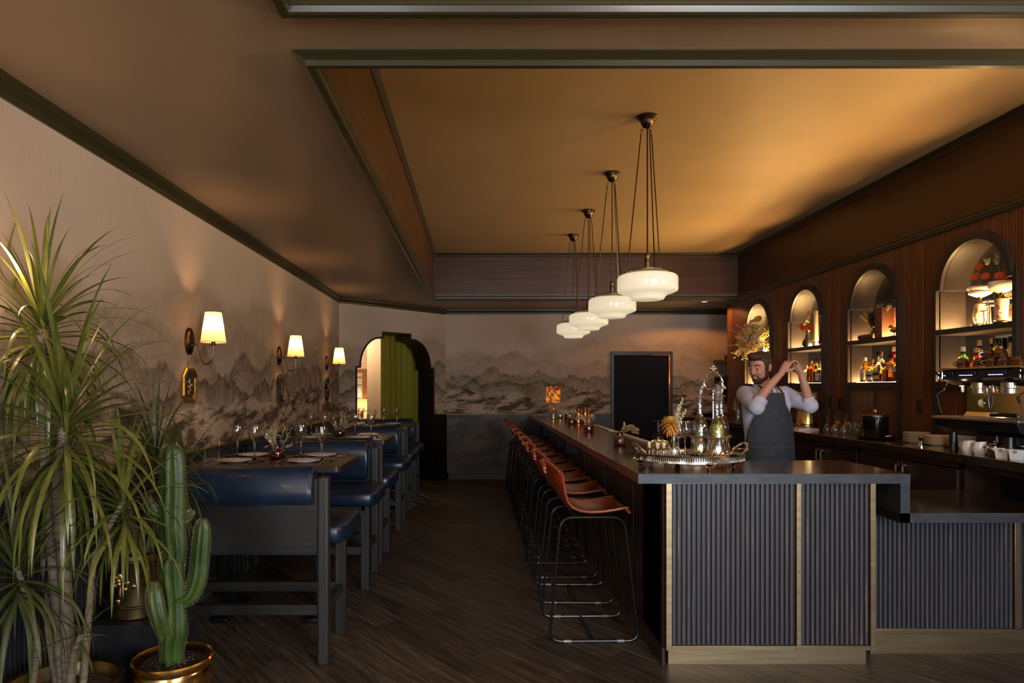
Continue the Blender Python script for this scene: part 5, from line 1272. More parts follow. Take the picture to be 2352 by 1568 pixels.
MB().tube([(-.01,-.034,.215),(-.01,-.065,.26),(-.01,-.075,.29),(-.01,-.06,.20),(-.01,-.05,.10)],.005,7).build('handle',K['steel'],t)
# second niche: books, green goblet, sprigs
t=thing('old_book','brown leather book lying flat under the green goblet, second niche','book',sh(1,.16,.08),0,'old books in the second niche')
MB().box(-.055,.08,-.115,.115,.0,.042).build('pages',K['pages'],t); m=MB(); m.box(-.058,.083,-.118,.118,.042,.047); m.box(-.058,.083,-.118,.118,0,.004); m.grid(lambda a,b:(-.058-.012*math.sin(PI*b),-.118+.236*a,.047*b),2,8); m.build('cover',K['bookb'],t)
t=thing('green_goblet','fluted olive-green glass goblet on the flat brown book','goblet',(XR+.09,NC[1]+.125,ZM1+.0465))
MB().lathe([(0,0),(.036,0),(.038,.012),(.03,.03),(.014,.04),(.014,.05),(.04,.07),(.055,.10),(.056,.20),(.058,.21),(.053,.21),(.051,.10),(.035,.078),(0,.07)],32,fl=lambda a,z:1+(.03*math.cos(12*a) if z>.07 else 0)).build('goblet_body',glass('olive_glass',(.42,.40,.06)),t)
t=thing('rosemary_sprigs','golden rosemary sprigs standing in the green goblet','flowers',(XR+.09,NC[1]+.125,ZM1+.13)); m=MB()
for v,L in (((-.4,.9,.75),.17),((-.3,.6,.9),.16),((0,-.3,1),.20),((-.1,-.7,.9),.24),((.0,-1.1,.85),.27),((-.1,-1.4,.8),.32),((-.3,-.1,1),.17)):
    d=Vector(v).normalized(); m.tube([(0,0,0),d*L],.0018,4)
    for k in range(34):
        c=d*L*(.35+.65*k/34); a=k*2.4; h=(d.orthogonal()*math.cos(a)+d.cross(d.orthogonal())*math.sin(a)).normalized()+d*1.2; m.tube([c,c+h.normalized()*.026],[.0034,.0012],4)
m.build('sprigs',mat('rosemary',(.36,.30,.10),.7),t)
for y0,y1,cv,lab in ((-.005,-.075,K['bookb'],'thick brown ribbed leather book standing upright, second niche'),):
    t=thing('old_book',lab,'book',sh(1,-.03,.10),0,'old books in the second niche')
    MB().box(-.065,.085,-.052,.052,.004,.275).build('pages',K['pages'],t)
    m=MB(); m.box(-.07,.09,.052,.058,0,.28); m.box(-.07,.09,-.058,-.052,0,.28); m.grid(lambda a,b:(-.07-.012*math.sin(PI*a),-.058+.116*a,.28*b),8,2); m.build('cover',K['bookb'],t)
    m=MB()
    for z in (.03,.075,.12,.165,.21,.25): m.grid(lambda a,b:(-.071-.016*math.sin(PI*a),-.058+.116*a,z+.009*b),8,2)
    m.build('spine_ribs',mat('gilt_spine_band',(.20,.09,.03),.5),t)
t=thing('old_book','red marbled book standing with its cover turned out, second niche','book',sh(1,-.215,.12),-.35,'old books in the second niche')
MB().box(-.018,.022,-.105,.11,.003,.27).build('pages',K['pages'],t); m=MB(); m.box(-.026,-.019,-.11,.115,0,.275); m.box(.022,.028,-.11,.115,0,.275); m.box(-.026,.028,-.115,-.11,0,.275); m.build('cover',K['bookr'],t)
t=thing('brass_bird','small polished brass bird figure before the red book, second niche','figurine',sh(1,-.25,.045))
m=MB(); m.sph((0,0,.055),(.028,.048,.030),14,10); m.sph((-.002,.05,.09),(.017,.02,.017),10,8); m.tube([(0,.065,.092),(0,.09,.086)],[.007,.001],6); m.tube([(0,-.03,.06),(0,-.10,.04)],[.02,.004],8); m.build('bird_body',K['brassp'],t)
m=MB(); m.tube([(0,.01,.03),(0,.015,0)],.004,6); m.tube([(0,-.01,.03),(0,-.005,0)],.004,6); m.box(-.02,.02,-.02,.03,0,.004); m.build('feet',K['brassold'],t)
# first niche: two painted oil lamps, flowers and mushrooms
mg=mat('milk_glass',(.85,.72,.50),.25,coat=.3); pg=mat('painted_glass',(.80,.62,.38),.3,col2=(.55,.12,.10),nsc=(26,26,26),lo=.52,hi=.62)
def oil(loc,lab,sc_,flut):
    t=thing('oil_lamp',lab,'oil lamp',loc,0,'painted oil lamps in the first niche')
    MB().lathe([(0,0),(.055,0),(.058,.008),(.042,.014),(.03,.02),(0,.022)],28).build('foot',K['brassold'],t)
    MB().lathe([(0,.02),(.03,.02),(.042,.045),(.047,.075),(.042,.13),(.036,.17),(.024,.178),(0,.178)] if not flut else [(0,.02),(.048,.02),(.045,.04),(.038,.05),(.040,.09),(.044,.15),(.046,.178),(.025,.184),(0,.184)],28).build('painted_body',pg,t)
    MB().lathe([(0,.176),(.02,.178),(.018,.19),(.013,.205),(.016,.215),(.022,.225),(0,.228)],20).build('brass_collar',K['brassp'],t)
    if flut: pr=[(.018,.222),(.05,.235),(.078,.262),(.086,.292),(.080,.308),(.07,.31),(.076,.292),(.068,.262),(.03,.236)]
    else: pr=[(.018,.222),(.045,.235),(.075,.25),(.078,.262),(.072,.268),(.084,.282),(.087,.296),(.078,.308),(.062,.312),(.058,.306),(.07,.29),(.06,.262),(.02,.232)]
    m=MB(); m.lathe(pr,36,fl=(lambda a,z:1+.02*math.cos(18*a)) if flut else None); m.build('shade',mg,t); return t
oil(sh(0,.075,.10),'painted oil lamp with stepped milk-glass bowl, left in the first niche',1,0)
oil(sh(0,-.165,.075),'painted oil lamp with fluted milk-glass bowl, right in the first niche',1,1)
SBM=mat('scarlet_bloom',(.70,.10,.02),.5)
def wild(loc,lab,sts,col):
    t=thing('wild_flowers',lab,'flowers',loc,0,'flowers standing in the oil lamps'); m=MB()
    for (a,b,z,kind) in sts:
        e=Vector((a,b,z)); m.tube([(0,0,0),e*.5+Vector((0,0,.02)),e],.0022,5)
        g=MB()
        if kind: bloom(g,e,9,.03,(-.7,-.5,.3),r,.5)
        else:
            for k in range(12):
                q=2*PI*k/12; g.tube([e,e+Vector((.016*math.cos(q),.016*math.sin(q),.022)),e+Vector((.022*math.cos(q),.022*math.sin(q),.05))],[.003,.0022,.0006],4)
            g.sph(e+Vector((0,0,.01)),(.014,.014,.016),8,6)
        g.build('bloom' if kind else 'seed_head',SBM if kind else K['dry'],t)
    m.build('stems',K['drygreen'],t)
wild(sh(0,.075,.10),'scarlet flowers rising from the left oil lamp',((-.01,0,.16,1),(0,.05,.09,1),(0,-.055,.075,1)),0); bpy.data.objects['wild_flowers'].location.z+=.30
wild(sh(0,-.165,.075),'scarlet blooms and spiky seed heads rising from the right oil lamp',((0,.14,.16,0),(-.01,.03,.14,0),(0,.04,.19,0),(.0,-.03,.20,0),(.01,-.02,.26,0),(-.01,.01,.05,1),(0,-.07,.07,1),(.01,-.08,.12,1),(-.01,-.05,.04,1)),0); bpy.data.objects['wild_flowers.001'].location.z+=.30
MS=[(-.045,.06,.175,.036,'tallest of the mushroom group'),(-.025,.045,.10,.028,'shorter, left of the mushroom group'),(-.075,.05,.14,.034,'right of the mushroom group'),(-.30,.06,.17,.04,'alone at the right edge of the first niche')]
for a,dx,h,q,l in MS:
    t=thing('mushroom_figurine','pale carved mushroom figurine, '+l,'figurine',sh(0,a-.01,dx),0,'mushroom figurines in the first niche')
    MB().tube([(0,0,0),(.004,.003,h*.4),(-.002,0,h)],[.010,.007,.006],10).build('stalk',K['wax'],t)
    MB().lathe([(0,h+.014),(q*.6,h+.012),(q,h+.002),(q*.98,h-.003),(q*.4,h),(0,h)],24).build('cap',K['wax'],t)
# ================================================================ back counter things
ZK=1.09
t=thing('brass_urn','large polished brass pedestal urn behind the bartender','urn',(3.50,7.0,ZK))
MB().lathe([(0,0),(.115,0),(.118,.012),(.112,.03),(.116,.034),(.116,.05),(.108,.058),(.104,.12),(.088,.20),(.092,.208),(.084,.216),(0,.216)],40).build('pedestal',K['brassp'],t)
MB().lathe([(.06,.21),(.15,.222),(.168,.232),(.170,.245),(.168,.33),(.174,.335),(.174,.348),(.168,.352),(.168,.385),(.160,.392),(.12,.394),(0,.39)],44).build('bowl',K['brassp'],t)
t=thing('white_book','thin white hardcover book lying flat in front of the brass urn','book',(3.36,6.86,ZK),.12)
MB().box(-.11,.11,-.15,.15,.004,.020).build('pages',K['paperw'],t); m=MB(); m.box(-.113,.113,-.153,.153,.020,.024); m.box(-.113,.113,-.153,.153,0,.004); m.box(-.113,-.108,-.153,.153,0,.024); m.build('cover',K['white'],t,bevel=.001)
gi=thing('upturned_glass','x','wine glass')
MB().lathe([(0,.098),(.005,.095),(.018,.088),(.031,.07),(.036,.045),(.034,.02),(.029,0),(.0275,0),(.0325,.02),(.0345,.045),(.0295,.069),(.017,.086),(0,.092)],26).build('bowl',K['glass'],gi,ang=60)
MB().lathe([(0,.096),(.004,.10),(.0032,.13),(.0035,.150),(.010,.160),(.031,.164),(.031,.166),(0,.167)],18).build('stem',K['glass'],gi,ang=60)
gg=[(3.40,6.40,.95),(3.45,6.32,.95),(3.41,6.28,.95),(3.50,6.26,.95),(3.46,6.18,.95),(3.42,6.14,.95),(3.56,6.50,1.2),(3.60,6.42,1.2),(3.63,6.34,1.2),(3.58,6.33,1.2),(3.64,6.25,1.2),(3.59,6.22,1.2)]
gl=['front left','front second','front third','front fourth','front fifth','front nearest the ice bucket','tall rear left','tall rear second','tall rear third','tall rear fourth','tall rear fifth','tall rear nearest the ice bucket']
for (x,y,s),l in zip(gg,gl): place(gi,(x,y,ZK),0,'upturned stemmed glass on the back counter, '+l,'upturned glasses by the ice bucket',s)
for k,(x,y) in enumerate(((3.32,8.12),(3.40,8.05),(3.47,8.2),(3.36,8.28),(3.50,7.55),(3.58,7.62),(3.55,7.45))):
    place(gi,(x,y,ZK),0,('upturned glass left of the bartender, '+['front','right','rear','back left'][k]) if k<4 else 'upturned glass between bartender and brass urn, '+['left','rear','right'][k-4],'upturned glasses behind the bartender',1.05)
for k,(x,y,h) in enumerate(((3.30,8.35,.30),(3.34,8.5,.24))):
    t=thing('mixing_glass',['tall cut mixing glass with tools left of the bartender','cut mixing glass just behind the tall one'][k],'mixing glass',(x,y,ZK),0,'mixing glasses on the back counter')
    MB().lathe([(0,0),(.042,0),(.044,.006),(.046,.15),(.048,.155),(.0445,.152),(.042,.02),(0,.015)],24,fl=lambda a,z:1+.02*math.cos(12*a)).build('glass_body',cut,t)
    for q in range(3): MB().tube([(.01*q-.01,.005*q,.02),(.03*q-.03,.02-.02*q,h)],.003,6).build('bar_spoon',K['silver'],t)
# ice bucket on its tray
t=thing('brass_salver','scalloped brass salver under the ice bucket','tray',(3.47,5.74,ZK))
MB().lathe([(0,.006),(.11,.006),(.13,.004),(.15,.010),(.168,.016),(.171,.019),(.165,.020),(.14,.014),(0,.011)],48,sy=1.15,fl=lambda a,z:1+(.03*math.cos(8*a) if z>.012 else 0)).build('dish',K['brassold'],t)
for s in (-1,1): MB().tube([(-.03,s*.17,.02),(-.035,s*.20,.032),(0,s*.215,.036),(.035,s*.20,.032),(.03,s*.17,.02)],.006,8).build('handle',K['brassold'],t)
t=thing('ice_bucket','black ice bucket with brass rim and ball knob on a brass salver','ice bucket',(3.47,5.74,ZK+.0118))
MB().lathe([(0,0),(.098,0),(.102,.006),(.104,.18),(0,.18)],40).build('body',mat('black_lacquer',(.006,.007,.007),.12,coat=.5),t)
MB().lathe([(.1,.176),(.108,.178),(.109,.190),(.104,.195),(.05,.197),(0,.198)],40).build('lid',K['brassold'],t)
MB().sph((0,0,.222),.024,18,12).build('knob',K['brassp'],t)
m=MB(); m.tube([(-.1,.0,.185),(-.12,.05,.12),(-.112,.095,.075),(-.06,.12,.06)],.0045,8); m.build('swing_handle',K['brassp'],t)
# plate stacks
def stack(x,y,n,lab,R_):
    for k in range(n):
        t=dup(ps,(x+.001*((k*7)%3-1),y+.001*((k*5)%3-1),ZK+k*.0088)) if stack.done else ps
        if not stack.done: ps.location=(x,y,ZK); stack.done=True
        t['label']=(['bottom','second'][k] if k<2 else ('top' if k==n-1 else ['third','fourth','fifth','sixth','seventh','eighth','ninth','tenth','eleventh'][k-2]))+' stoneware plate counting up in the '+lab+' plate stack'; t['group']='stoneware plates in the '+lab+' stack'
stack.done=False
ps=thing('stoneware_plate','x','plate')
MB().lathe([(0,.003),(.05,.003),(.052,0),(.058,0),(.062,.004),(.090,.010),(.092,.0125),(.088,.0125),(.06,.007),(0,.006)],36).build('plate_body',K['white'],ps)
m=MB(); m.tube([(.0915*math.cos(2*PI*k/36),.0915*math.sin(2*PI*k/36),.0118) for k in range(36)],.0022,5,closed=True); m.build('rim',K['platerim'],ps)
stack(3.52,5.28,9,'left',1); stack(3.545,5.06,8,'middle',1); stack(3.57,4.86,9,'right',1)
t=thing('jigger','steel hourglass jigger at the front edge of the back counter','jigger',(3.235,4.80,ZK))
MB().lathe([(.02,0),(.022,0),(.0225,.006),(.018,.03),(.009,.045),(.0085,.05),(.016,.064),(.0195,.08),(.019,.08),(.014,.066),(0,.055)],28).build('cup_pair',K['steel'],t)
def pitcher(x,y,lab,rz):
    t=thing('milk_jug',lab,'jug',(x,y,ZK),rz,'white milk jugs under the coffee machine')
    m=MB(); m.lathe([(0,0),(.030,0),(.033,.004),(.041,.03),(.040,.05),(.031,.075),(.029,.082),(.0275,.082),(.029,.074),(.037,.05),(.037,.03),(.03,.008),(0,.006)],28)
    m.v=[Vector((v.x-(.014*max(0,(v.z-.06)/.022)*(1 if v.x<-.012 else 0)),v.y,v.z+(.006*max(0,(v.z-.07)/.012) if v.x<-.012 else 0))) for v in m.v]
    m.build('jug_body',K['white'],t); MB().tube([tuple(q) for q in bez((.028,0,.07),(.06,0,.085),(.065,0,.03),(.036,0,.022),8)],.0042,8).build('handle',K['white'],t)
pitcher(3.31,4.44,'white milk jug, farther of the pair under the coffee machine',PI/2+.3); pitcher(3.315,4.345,'white milk jug, nearer of the pair under the coffee machine',PI/2+.3)
t=thing('steel_teapot','small round steel teapot right of the white milk jugs','teapot',(3.34,4.25,ZK),.4)
MB().lathe([(0,0),(.030,0),(.044,.02),(.047,.045),(.040,.068),(.028,.076),(.026,.082),(0,.09)],28).build('pot_body',K['steel'],t); MB().sph((0,0,.094),.008,10,8).build('lid_knob',K['steel'],t)
MB().tube([(0,.04,.035),(0,.065,.05),(0,.082,.078)],[.012,.009,.006],8).build('spout',K['steel'],t); MB().tube([tuple(q) for q in bez((0,-.040,.07),(0,-.085,.08),(0,-.08,.02),(0,-.043,.03),8)],.004,7).build('handle',K['steel'],t)
t=thing('glass_carafe','little ribbed glass creamer between milk jugs and steel teapot','jug',(3.36,4.315,ZK))
MB().lathe([(0,0),(.022,0),(.03,.02),(.028,.045),(.02,.06),(.024,.07),(.022,.07),(.018,.06),(.026,.04),(.026,.02),(0,.006)],22,fl=lambda a,z:1+.04*math.cos(10*a)).build('creamer_body',cut,t)
t=thing('knock_box','round black knock box behind the white ramekins','knock box',(3.45,4.15,ZK))
MB().lathe([(0,0),(.055,0),(.058,.01),(.058,.065),(.062,.07),(.054,.07),(.05,.02),(0,.015)],26).build('tub',K['black'],t); MB().tube([(-.05,.0,.064),(.05,0,.064)],.006,8).build('knock_bar',K['rubber'],t)
MB().box(-.10,.10,-.012,.012,.075,.079,RZ(.9)@TR(.02,0,0)).build('cleaning_spatula',K['steel'],t)
for k,(x,y) in enumerate(((3.29,4.115),(3.295,4.01))):
    t=thing('sugar_pot',['square white notched sugar pot, farther of the pair','square white notched sugar pot, nearer of the pair'][k],'sugar pot',(x,y,ZK),.5,'white sugar pots on the back counter')
    m=MB(); w_=.034; o=[(-w_,-w_),(w_,-w_),(w_,w_),(-w_,w_)]
    q=[(x*.9,y*.9,0) for x,y in o]+[(x*1.1,y*1.1,.062) for x,y in o]+[(x*.98,y*.98,.062) for x,y in o]+[(x*.8,y*.8,.006) for x,y in o]
    m.add(q,[(3,2,1,0)]+[(i+a*4,(i+1)%4+a*4,(i+1)%4+a*4+4,i+a*4+4) for a in range(3) for i in range(4)]+[(12,13,14,15)]); m.build('pot_body',K['white'],t,bevel=.003)
    MB().lathe([(0,0),(.011,0),(.011,.003),(0,.003)],16,M=TR(-.0365,0,.052)@RY(-PI/2+.1)).build('spoon_notch',mat('painted_notch_shade',(.30,.28,.26),.3),t)  # flat grey disc, painting the shade inside a notch
# ---------------------------------------------------------------- espresso machine
t=thing('espresso_machine','two-group steel and black espresso machine with blue lit buttons','espresso machine',(3.30,4.395,ZK))
Y0,Y1=-.385,.385
XZ=Matrix(((1,0,0,0),(0,0,-1,0),(0,1,0,0),(0,0,0,1)))
def prof_y(poly,y0,y1,nm,mt,par=t,bv=.003): 
    return MB().prism(poly,y1-y0,TR(0,y1,0)@XZ).build(nm,mt,par,bevel=bv)
prof_y([(.0,.222),(.02,.165),(.09,.125),(.30,.115),(.42,.15),(.42,.222)],Y0+.015,Y1-.015,'base_body',K['black'])
MB().box(-.004,.42,Y0,Y1,.222,.240).build('drip_tray',K['steelb'],t,bevel=.003)
m=MB(); 
for k in range(22): y=Y0+.03+k*(Y1-Y0-.06)/21; m.box(.015,.20,y-.004,y+.004,.2395,.243)
m.build('drip_grille',K['steel'],t,flat=True)
for x in (.04,.34):
    for y in (Y0+.12,Y1-.16): MB().lathe([(0,0),(.030,0),(.026,.02),(.024,.13),(0,.13)],18,c=(x,y,0)).build('foot',K['black'],t)
m=MB(); m.prism([(.205,.240),(.228,.270),(.232,.455),(.42,.455),(.42,.240)],Y1-Y0-.06,TR(0,Y1-.03,0)@XZ); m.build('backsplash',mat('mirror_steel',(.62,.50,.34),.12,metal=1),t,bevel=.002)
prof_y([(.075,.50),(.058,.512),(.068,.562),(.10,.575),(.42,.585),(.42,.455),(.24,.455),(.20,.478)],Y0+.01,Y1-.01,'head_housing',K['black'])
prof_y([(.055,.568),(.06,.582),(.42,.592),(.42,.578)],Y0-.005,Y1+.005,'cup_tray',K['steelb'])
for y in (Y0-.004,Y1-.012): prof_y([(.05,.56),(.06,.585),(.12,.585),(.14,.57),(.42,.57),(.42,.45),(.16,.46),(.08,.49)],y,y+.016,'side_cheek',K['steelb'])
for k,y in enumerate((.13,-.13)):
    MB().lathe([(0,.400),(.036,.400),(.040,.405),(.040,.435),(.046,.44),(.046,.475),(0,.48)],28,c=(.15,y,0)).build('group_head',K['steel'],t)
m=MB(); m.tube([(.14,-.20,.262),(.10,-.13,.264),(.08,-.06,.262)],[.014,.015,.012],10); pf=m.build('portafilter',K['black'],t); MB().lathe([(0,.246),(.032,.246),(.036,.252),(.036,.272),(.0,.276)],24,c=(.15,-.245,0)).build('basket',K['steel'],pf)
for y,n in ((.30,3),(.12,5),(-.14,5)):
    p=MB().box(.050,.064,y-n*.0135-.012,y+n*.0135+.006,.520,.556,M=None).build('button_panel',mat('gloss_black',(.01,.01,.012),.15),t,bevel=.003)
    for k in range(n):
        b=y+(k-(n-1)/2)*.025
        MB().box(.047,.051,b-.008,b+.008,.534,.552).build('button',K['rubber'],p,bevel=.001)
        if n==5 or k==2: MB().box(.0465,.0505,b-.008,b+.008,.5245,.5295).build('blue_light',K['blueled'],p,flat=True)
for s in (1,-1):
    y=s*.36
    m=MB(); m.tube(rounded([(.045,y-.018,.565),(.045,y+.018,.565),(.042,y+.018,.492),(.042,y-.018,.492)],.015,4),.006,8,closed=True); m.build('steam_lever_guard',K['steel'],t)
    MB().tube([(.03,y+.05,.565),(.045,y+.01,.53),(.055,y-.005,.51)],[.009,.009,.007],8).build('steam_lever',K['black'],t)
    m=MB(); m.tube([(.09,y-.02,.49),(.075,y-.01,.455),(.05,y-.03,.425),(.04,y+.005,.405),(.035,y+.03,.385),(.04,y+.02,.35),(.045,y-.01,.26)],.0052,8); m.build('steam_wand',K['steel'],t)
    MB().tube([(.036,y+.028,.39),(.041,y+.018,.345)],.0085,8).build('wand_grip',K['rubber'],t)
MB().lathe([(0,0),(.030,0),(.032,.004),(.028,.008),(0,.008)],28,M=TR(.230,.21,.335)@RY(-PI/2)).build('pressure_gauge',K['steel'],t)
MB().lathe([(0,.008),(.024,.008),(.024,.009),(0,.009)],24,M=TR(.2295,.21,.335)@RY(-PI/2)).build('gauge_face',mat('gauge_face',(.12,.12,.12),.1,coat=1),t)
m=MB(); m.tube([(.22,.14,.455),(.225,.14,.40),(.215,.135,.36),(.222,.135,.30)],.006,8); m.build('hot_water_spout',K['black'],t)
for y in (.30,.02): MB().lathe([(0,0),(.011,.0),(.012,.03),(.008,.05),(0,.05)],14,c=(.16,y,.41)).build('spout_tip',K['steel'],t)
lamp('machine_work_light','SPOT',(3.30+.14,4.395+.28,ZK+.446),5,(1,.68,.34),(0,math.radians(-42),0),radius=.012).data.spot_size=2.2
MB().lathe([(0,0),(.014,0),(.014,-.004),(0,-.004)],14,c=(.14,.28,.456)).build('work_light',emitter('work_light_glow',(1,.7,.36),14),t)
cup=thing('brown_cup','x','coffee cup')
MB().lathe([(.040,0),(.042,.002),(.041,.018),(.033,.040),(.022,.050),(.021,.056),(0,.055),(0,.050),(.02,.047),(.036,.018),(.0385,.002)],28).build('cup_body',mat('brown_glaze',(.065,.016,.006),.08,coat=1),cup)
MB().tube([tuple(q) for q in bez((.036,0,.034),(.066,0,.038),(.062,0,.006),(.040,0,.010),7)],.0042,7).build('handle',mat('brown_glaze_handle',(.065,.016,.006),.1,coat=1),cup)
for k,(x,y,z,l) in enumerate(((.115,.235,0,'left end of the row'),(.12,.085,0,'second from left on the tray'),(.20,.13,0,'rear left on the tray'),(.12,-.02,0,'middle of the tray'),(.20,.03,0,'rear middle on the tray'),(.12,-.125,0,'fourth along the tray'),(.20,-.08,0,'rear right on the tray'),(.16,.055,.056,'stacked on top at left'),(.16,-.04,.056,'stacked on top at middle'),(.12,-.24,0,'near the right end of the tray'),(.2,-.2,0,'rear right end of the tray'))):
    place(cup,(3.30+x,4.395+y,ZK+.5865+.009*(x-.06)/.36+z),[2.2,.8,1.5,2.5,3,1,.2,2.8,.5,2,1.2][k],'glossy brown cup upside down on the espresso machine, '+l,'brown cups on the espresso machine')
# ---------------------------------------------------------------- alcove beyond the niche wall
t=thing('wall_shelf','dark wooden shelf on the mural in the far right corner','shelf',(4.35,YB-.135,1.93))
MB().box(-.42,.6,-.13,.132,0,.055).build('board',wood('shelf_wood',(.10,.045,.018),(.16,.075,.03),(3,30,30)),t,bevel=.003)
t=thing('shelf_tumbler','small dark steel tumbler on the corner shelf','tumbler',(4.10,YB-.14,1.985)); MB().lathe([(0,0),(.034,0),(.036,.07),(.033,.07),(.031,.01),(0,.01)],20).build('tumbler_body',K['iron'],t)
t=thing('kitchen_scale','old bronze kitchen scale with wide pan on the corner shelf','scale',(4.44,YB-.14,1.985))
MB().lathe([(0,0),(.10,0),(.10,.015),(.05,.03),(.03,.07),(.03,.09),(0,.09)],20).build('scale_base',K['bronze'],t); MB().lathe([(.02,.09),(.10,.11),(.17,.16),(.185,.19),(.175,.19),(.09,.125),(0,.10)],26).build('pan',K['copper'],t)
t=thing('menu_board','dark framed board under the corner shelf','board',(4.30,YB-.02,1.35)); MB().box(-.35,.5,-.02,.018,-.05,.36).build('panel',K['navy'],t,bevel=.004); m=MB(); m.box(-.35,.5,-.03,-.02,.32,.36); m.box(-.35,.5,-.03,-.02,-.05,-.02); m.box(-.35,-.31,-.03,-.02,-.02,.32); m.build('frame',K['nframe'],t)
t=thing('side_cabinet','low grey-edged cabinet in the far right corner behind the decanters','cabinet',(3.85,9.98-.0,0))
MB().box(-.42,-.09,.10,.70,0,1.03).build('body',K['nframe'],t,bevel=.004); MB().box(-.44,-.085,.08,.72,1.03,1.06).build('top',mat('grey_stone_top',(.12,.11,.10),.3),t,bevel=.004)
t=thing('black_platter','black oval platter on the corner cabinet','platter',(3.60,10.30,1.06)); MB().lathe([(0,.03),(.10,.03),(.12,.0),(.14,.0),(.20,.05),(.26,.075),(.255,.08),(.19,.06),(.13,.04),(0,.038)],36,sy=.8).build('dish',K['black'],t)
t=thing('amber_dish','long amber glass dish resting on the black platter','dish',(3.60,10.30,1.0988)); MB().lathe([(0,0),(.14,0),(.19,.02),(.185,.024),(.13,.01),(0,.008)],32,sy=.6).build('dish',mat('amber_glaze',(.75,.30,.03),.15,coat=1),t)
# ---------------------------------------------------------------- vestibule contents
t=thing('velvet_curtain','olive green velvet curtain hanging in the arched opening','curtain',(0,0,0))
m=MB(); 
def cur(a,b):
    s=1.15+a*.93; d=.50+.035*math.sin(a*46)+.018*math.sin(a*101+1); f=.4+.6*(1-b*.25)
    p=AM@Vector((s,.02+2.48*b,d)); return (p.x,p.y,p.z)
m.grid(cur,150,6); m.build('drape',K['curtain'],t,solid=.004,ang=80)
q0,q1=AM@Vector((1.0,2.52,.50)),AM@Vector((2.1,2.52,.50)); MB().tube([q0,q1],.014,10).build('curtain_rod',K['bronze'],t)
for k in range(9):
    s=1.17+k*.11; c=AM@Vector((s,2.52,.50)); d=AM@Vector((s,2.52,.50))-c; a1=Vector((-AD.y,AD.x,0)); m=MB(); m.tube([c+(a1*math.cos(u)+Vector((0,0,1))*math.sin(u))*.02 for u in [2*PI*j/12 for j in range(12)]],.003,5,closed=True); m.build('ring',K['bronze'],t)
t=thing('framed_display','brown wooden framed display of clocks on the vestibule wall','framed display',(-2.34,12.745,1.55))
m=MB(); m.box(-.30,.225,-.03,0,-.34,.34); m.build('backboard',wood('display_frame_wood',(.22,.085,.03),(.32,.13,.05),(3,30,30)),t,bevel=.004)
MB().box(-.27,.10,-.036,-.028,-.26,.26).build('mat_board',mat('pale_mount',(.55,.50,.42),.6),t,flat=True)
MB().lathe([(0,0),(.10,0),(.10,.012),(.085,.018),(0,.018)],28,M=TR(.0,-.036,-.12)@RX(PI/2)).build('clock_face',mat('clock_white',(.8,.78,.75),.4),t)
m=MB(); m.box(-.27,.10,-.04,-.036,.02,.035); m.box(-.27,.10,-.04,-.036,.16,.19); m.build('shelf_bar',K['gold'],t)
t=thing('vestibule_console','low dark console below the framed display in the vestibule','console table',(-2.36,12.60,0)); MB().box(-.35,.28,-.13,.13,.84,.88).build('top',wood('console_wood',(.10,.04,.018),(.15,.06,.03),(3,30,30)),t,bevel=.004)
for x in (-.32,.25):
    for y in (-.1,.1): MB().box(x-.02,x+.02,y-.02,y+.02,0,.84).build('leg',K['blackw'],t)
t=thing('vestibule_table_lamp','lit drum shade table lamp seen through the arch','table lamp',(-2.22,12.56,.88))
MB().lathe([(0,0),(.06,0),(.06,.01),(.02,.03),(.035,.12),(.012,.20),(.010,.26),(0,.26)],20).build('lamp_base',K['bronze'],t)
m=MB(); m.lathe([(.135,.22),(.135,.43)],32); m.f=[f for f in m.f if len(f)<10]; m.build('lamp_shade',K['linen'],t); lamp('vestibule_table_bulb','POINT',(-2.22,12.56,1.17),4,(1,.72,.42),radius=.03)
t=thing('card_box','small cream box standing on the vestibule console','box',(-2.43,12.53,.88)); MB().box(-.07,.07,-.03,.03,0,.11).build('carton',mat('cream_card',(.6,.42,.3),.6),t,bevel=.002); MB().box(-.05,.05,-.032,-.0305,.02,.07).build('label',K['paperw'],t)
# ================================================================ bartender
def melt(mb,name,m_,parent,vox=.005,sm=4,extra=None):
    o=mb.build(name,m_,parent)
    r=o.modifiers.new('remesh','REMESH'); r.mode='VOXEL'; r.voxel_size=vox; r.use_smooth_shade=True
    s=o.modifiers.new('smooth','SMOOTH'); s.iterations=sm; s.factor=.5
    dg=bpy.context.evaluated_depsgraph_get(); me=bpy.data.meshes.new_from_object(o.evaluated_get(dg)); o.modifiers.clear(); o.data=me
    me.materials.clear(); me.materials.append(m_)
    for p in me.polygons: p.use_smooth=True; p.material_index=0
    return o
def skinned(chains,edges_r):
    # chains: list of point lists with radii growing from one pelvis vertex; returns MB
    me=bpy.data.meshes.new('limbs'); vs=[];es=[];rs=[];idx={}
    def vid(p,r):
        k=tuple(round(c,4) for c in p)
        if k not in idx: idx[k]=len(vs); vs.append(p); rs.append(r)
        return idx[k]
    for ch in chains:
        pr=None
        for p,r in ch:
            i=vid(p,r)
            if pr is not None and pr!=i: es.append((pr,i))
            pr=i
    me.from_pydata(vs,es,[]); o=bpy.data.objects.new('limbs',me); COL.objects.link(o)
    md=o.modifiers.new('skin','SKIN'); md.use_smooth_shade=True
    if not me.skin_vertices: bpy.context.view_layer.objects.active=o
    sv=me.skin_vertices[0].data
    for i,r in enumerate(rs): sv[i].radius=(r,r) if not isinstance(r,tuple) else r
    sv[0].use_root=True
    ss=o.modifiers.new('sub','SUBSURF'); ss.levels=2; ss.render_levels=2
    dg=bpy.context.evaluated_depsgraph_get(); m2=bpy.data.meshes.new_from_object(o.evaluated_get(dg))
    mb=MB(); mb.add([v.co.copy() for v in m2.vertices],[tuple(p.vertices) for p in m2.polygons]); bpy.data.objects.remove(o); return mb
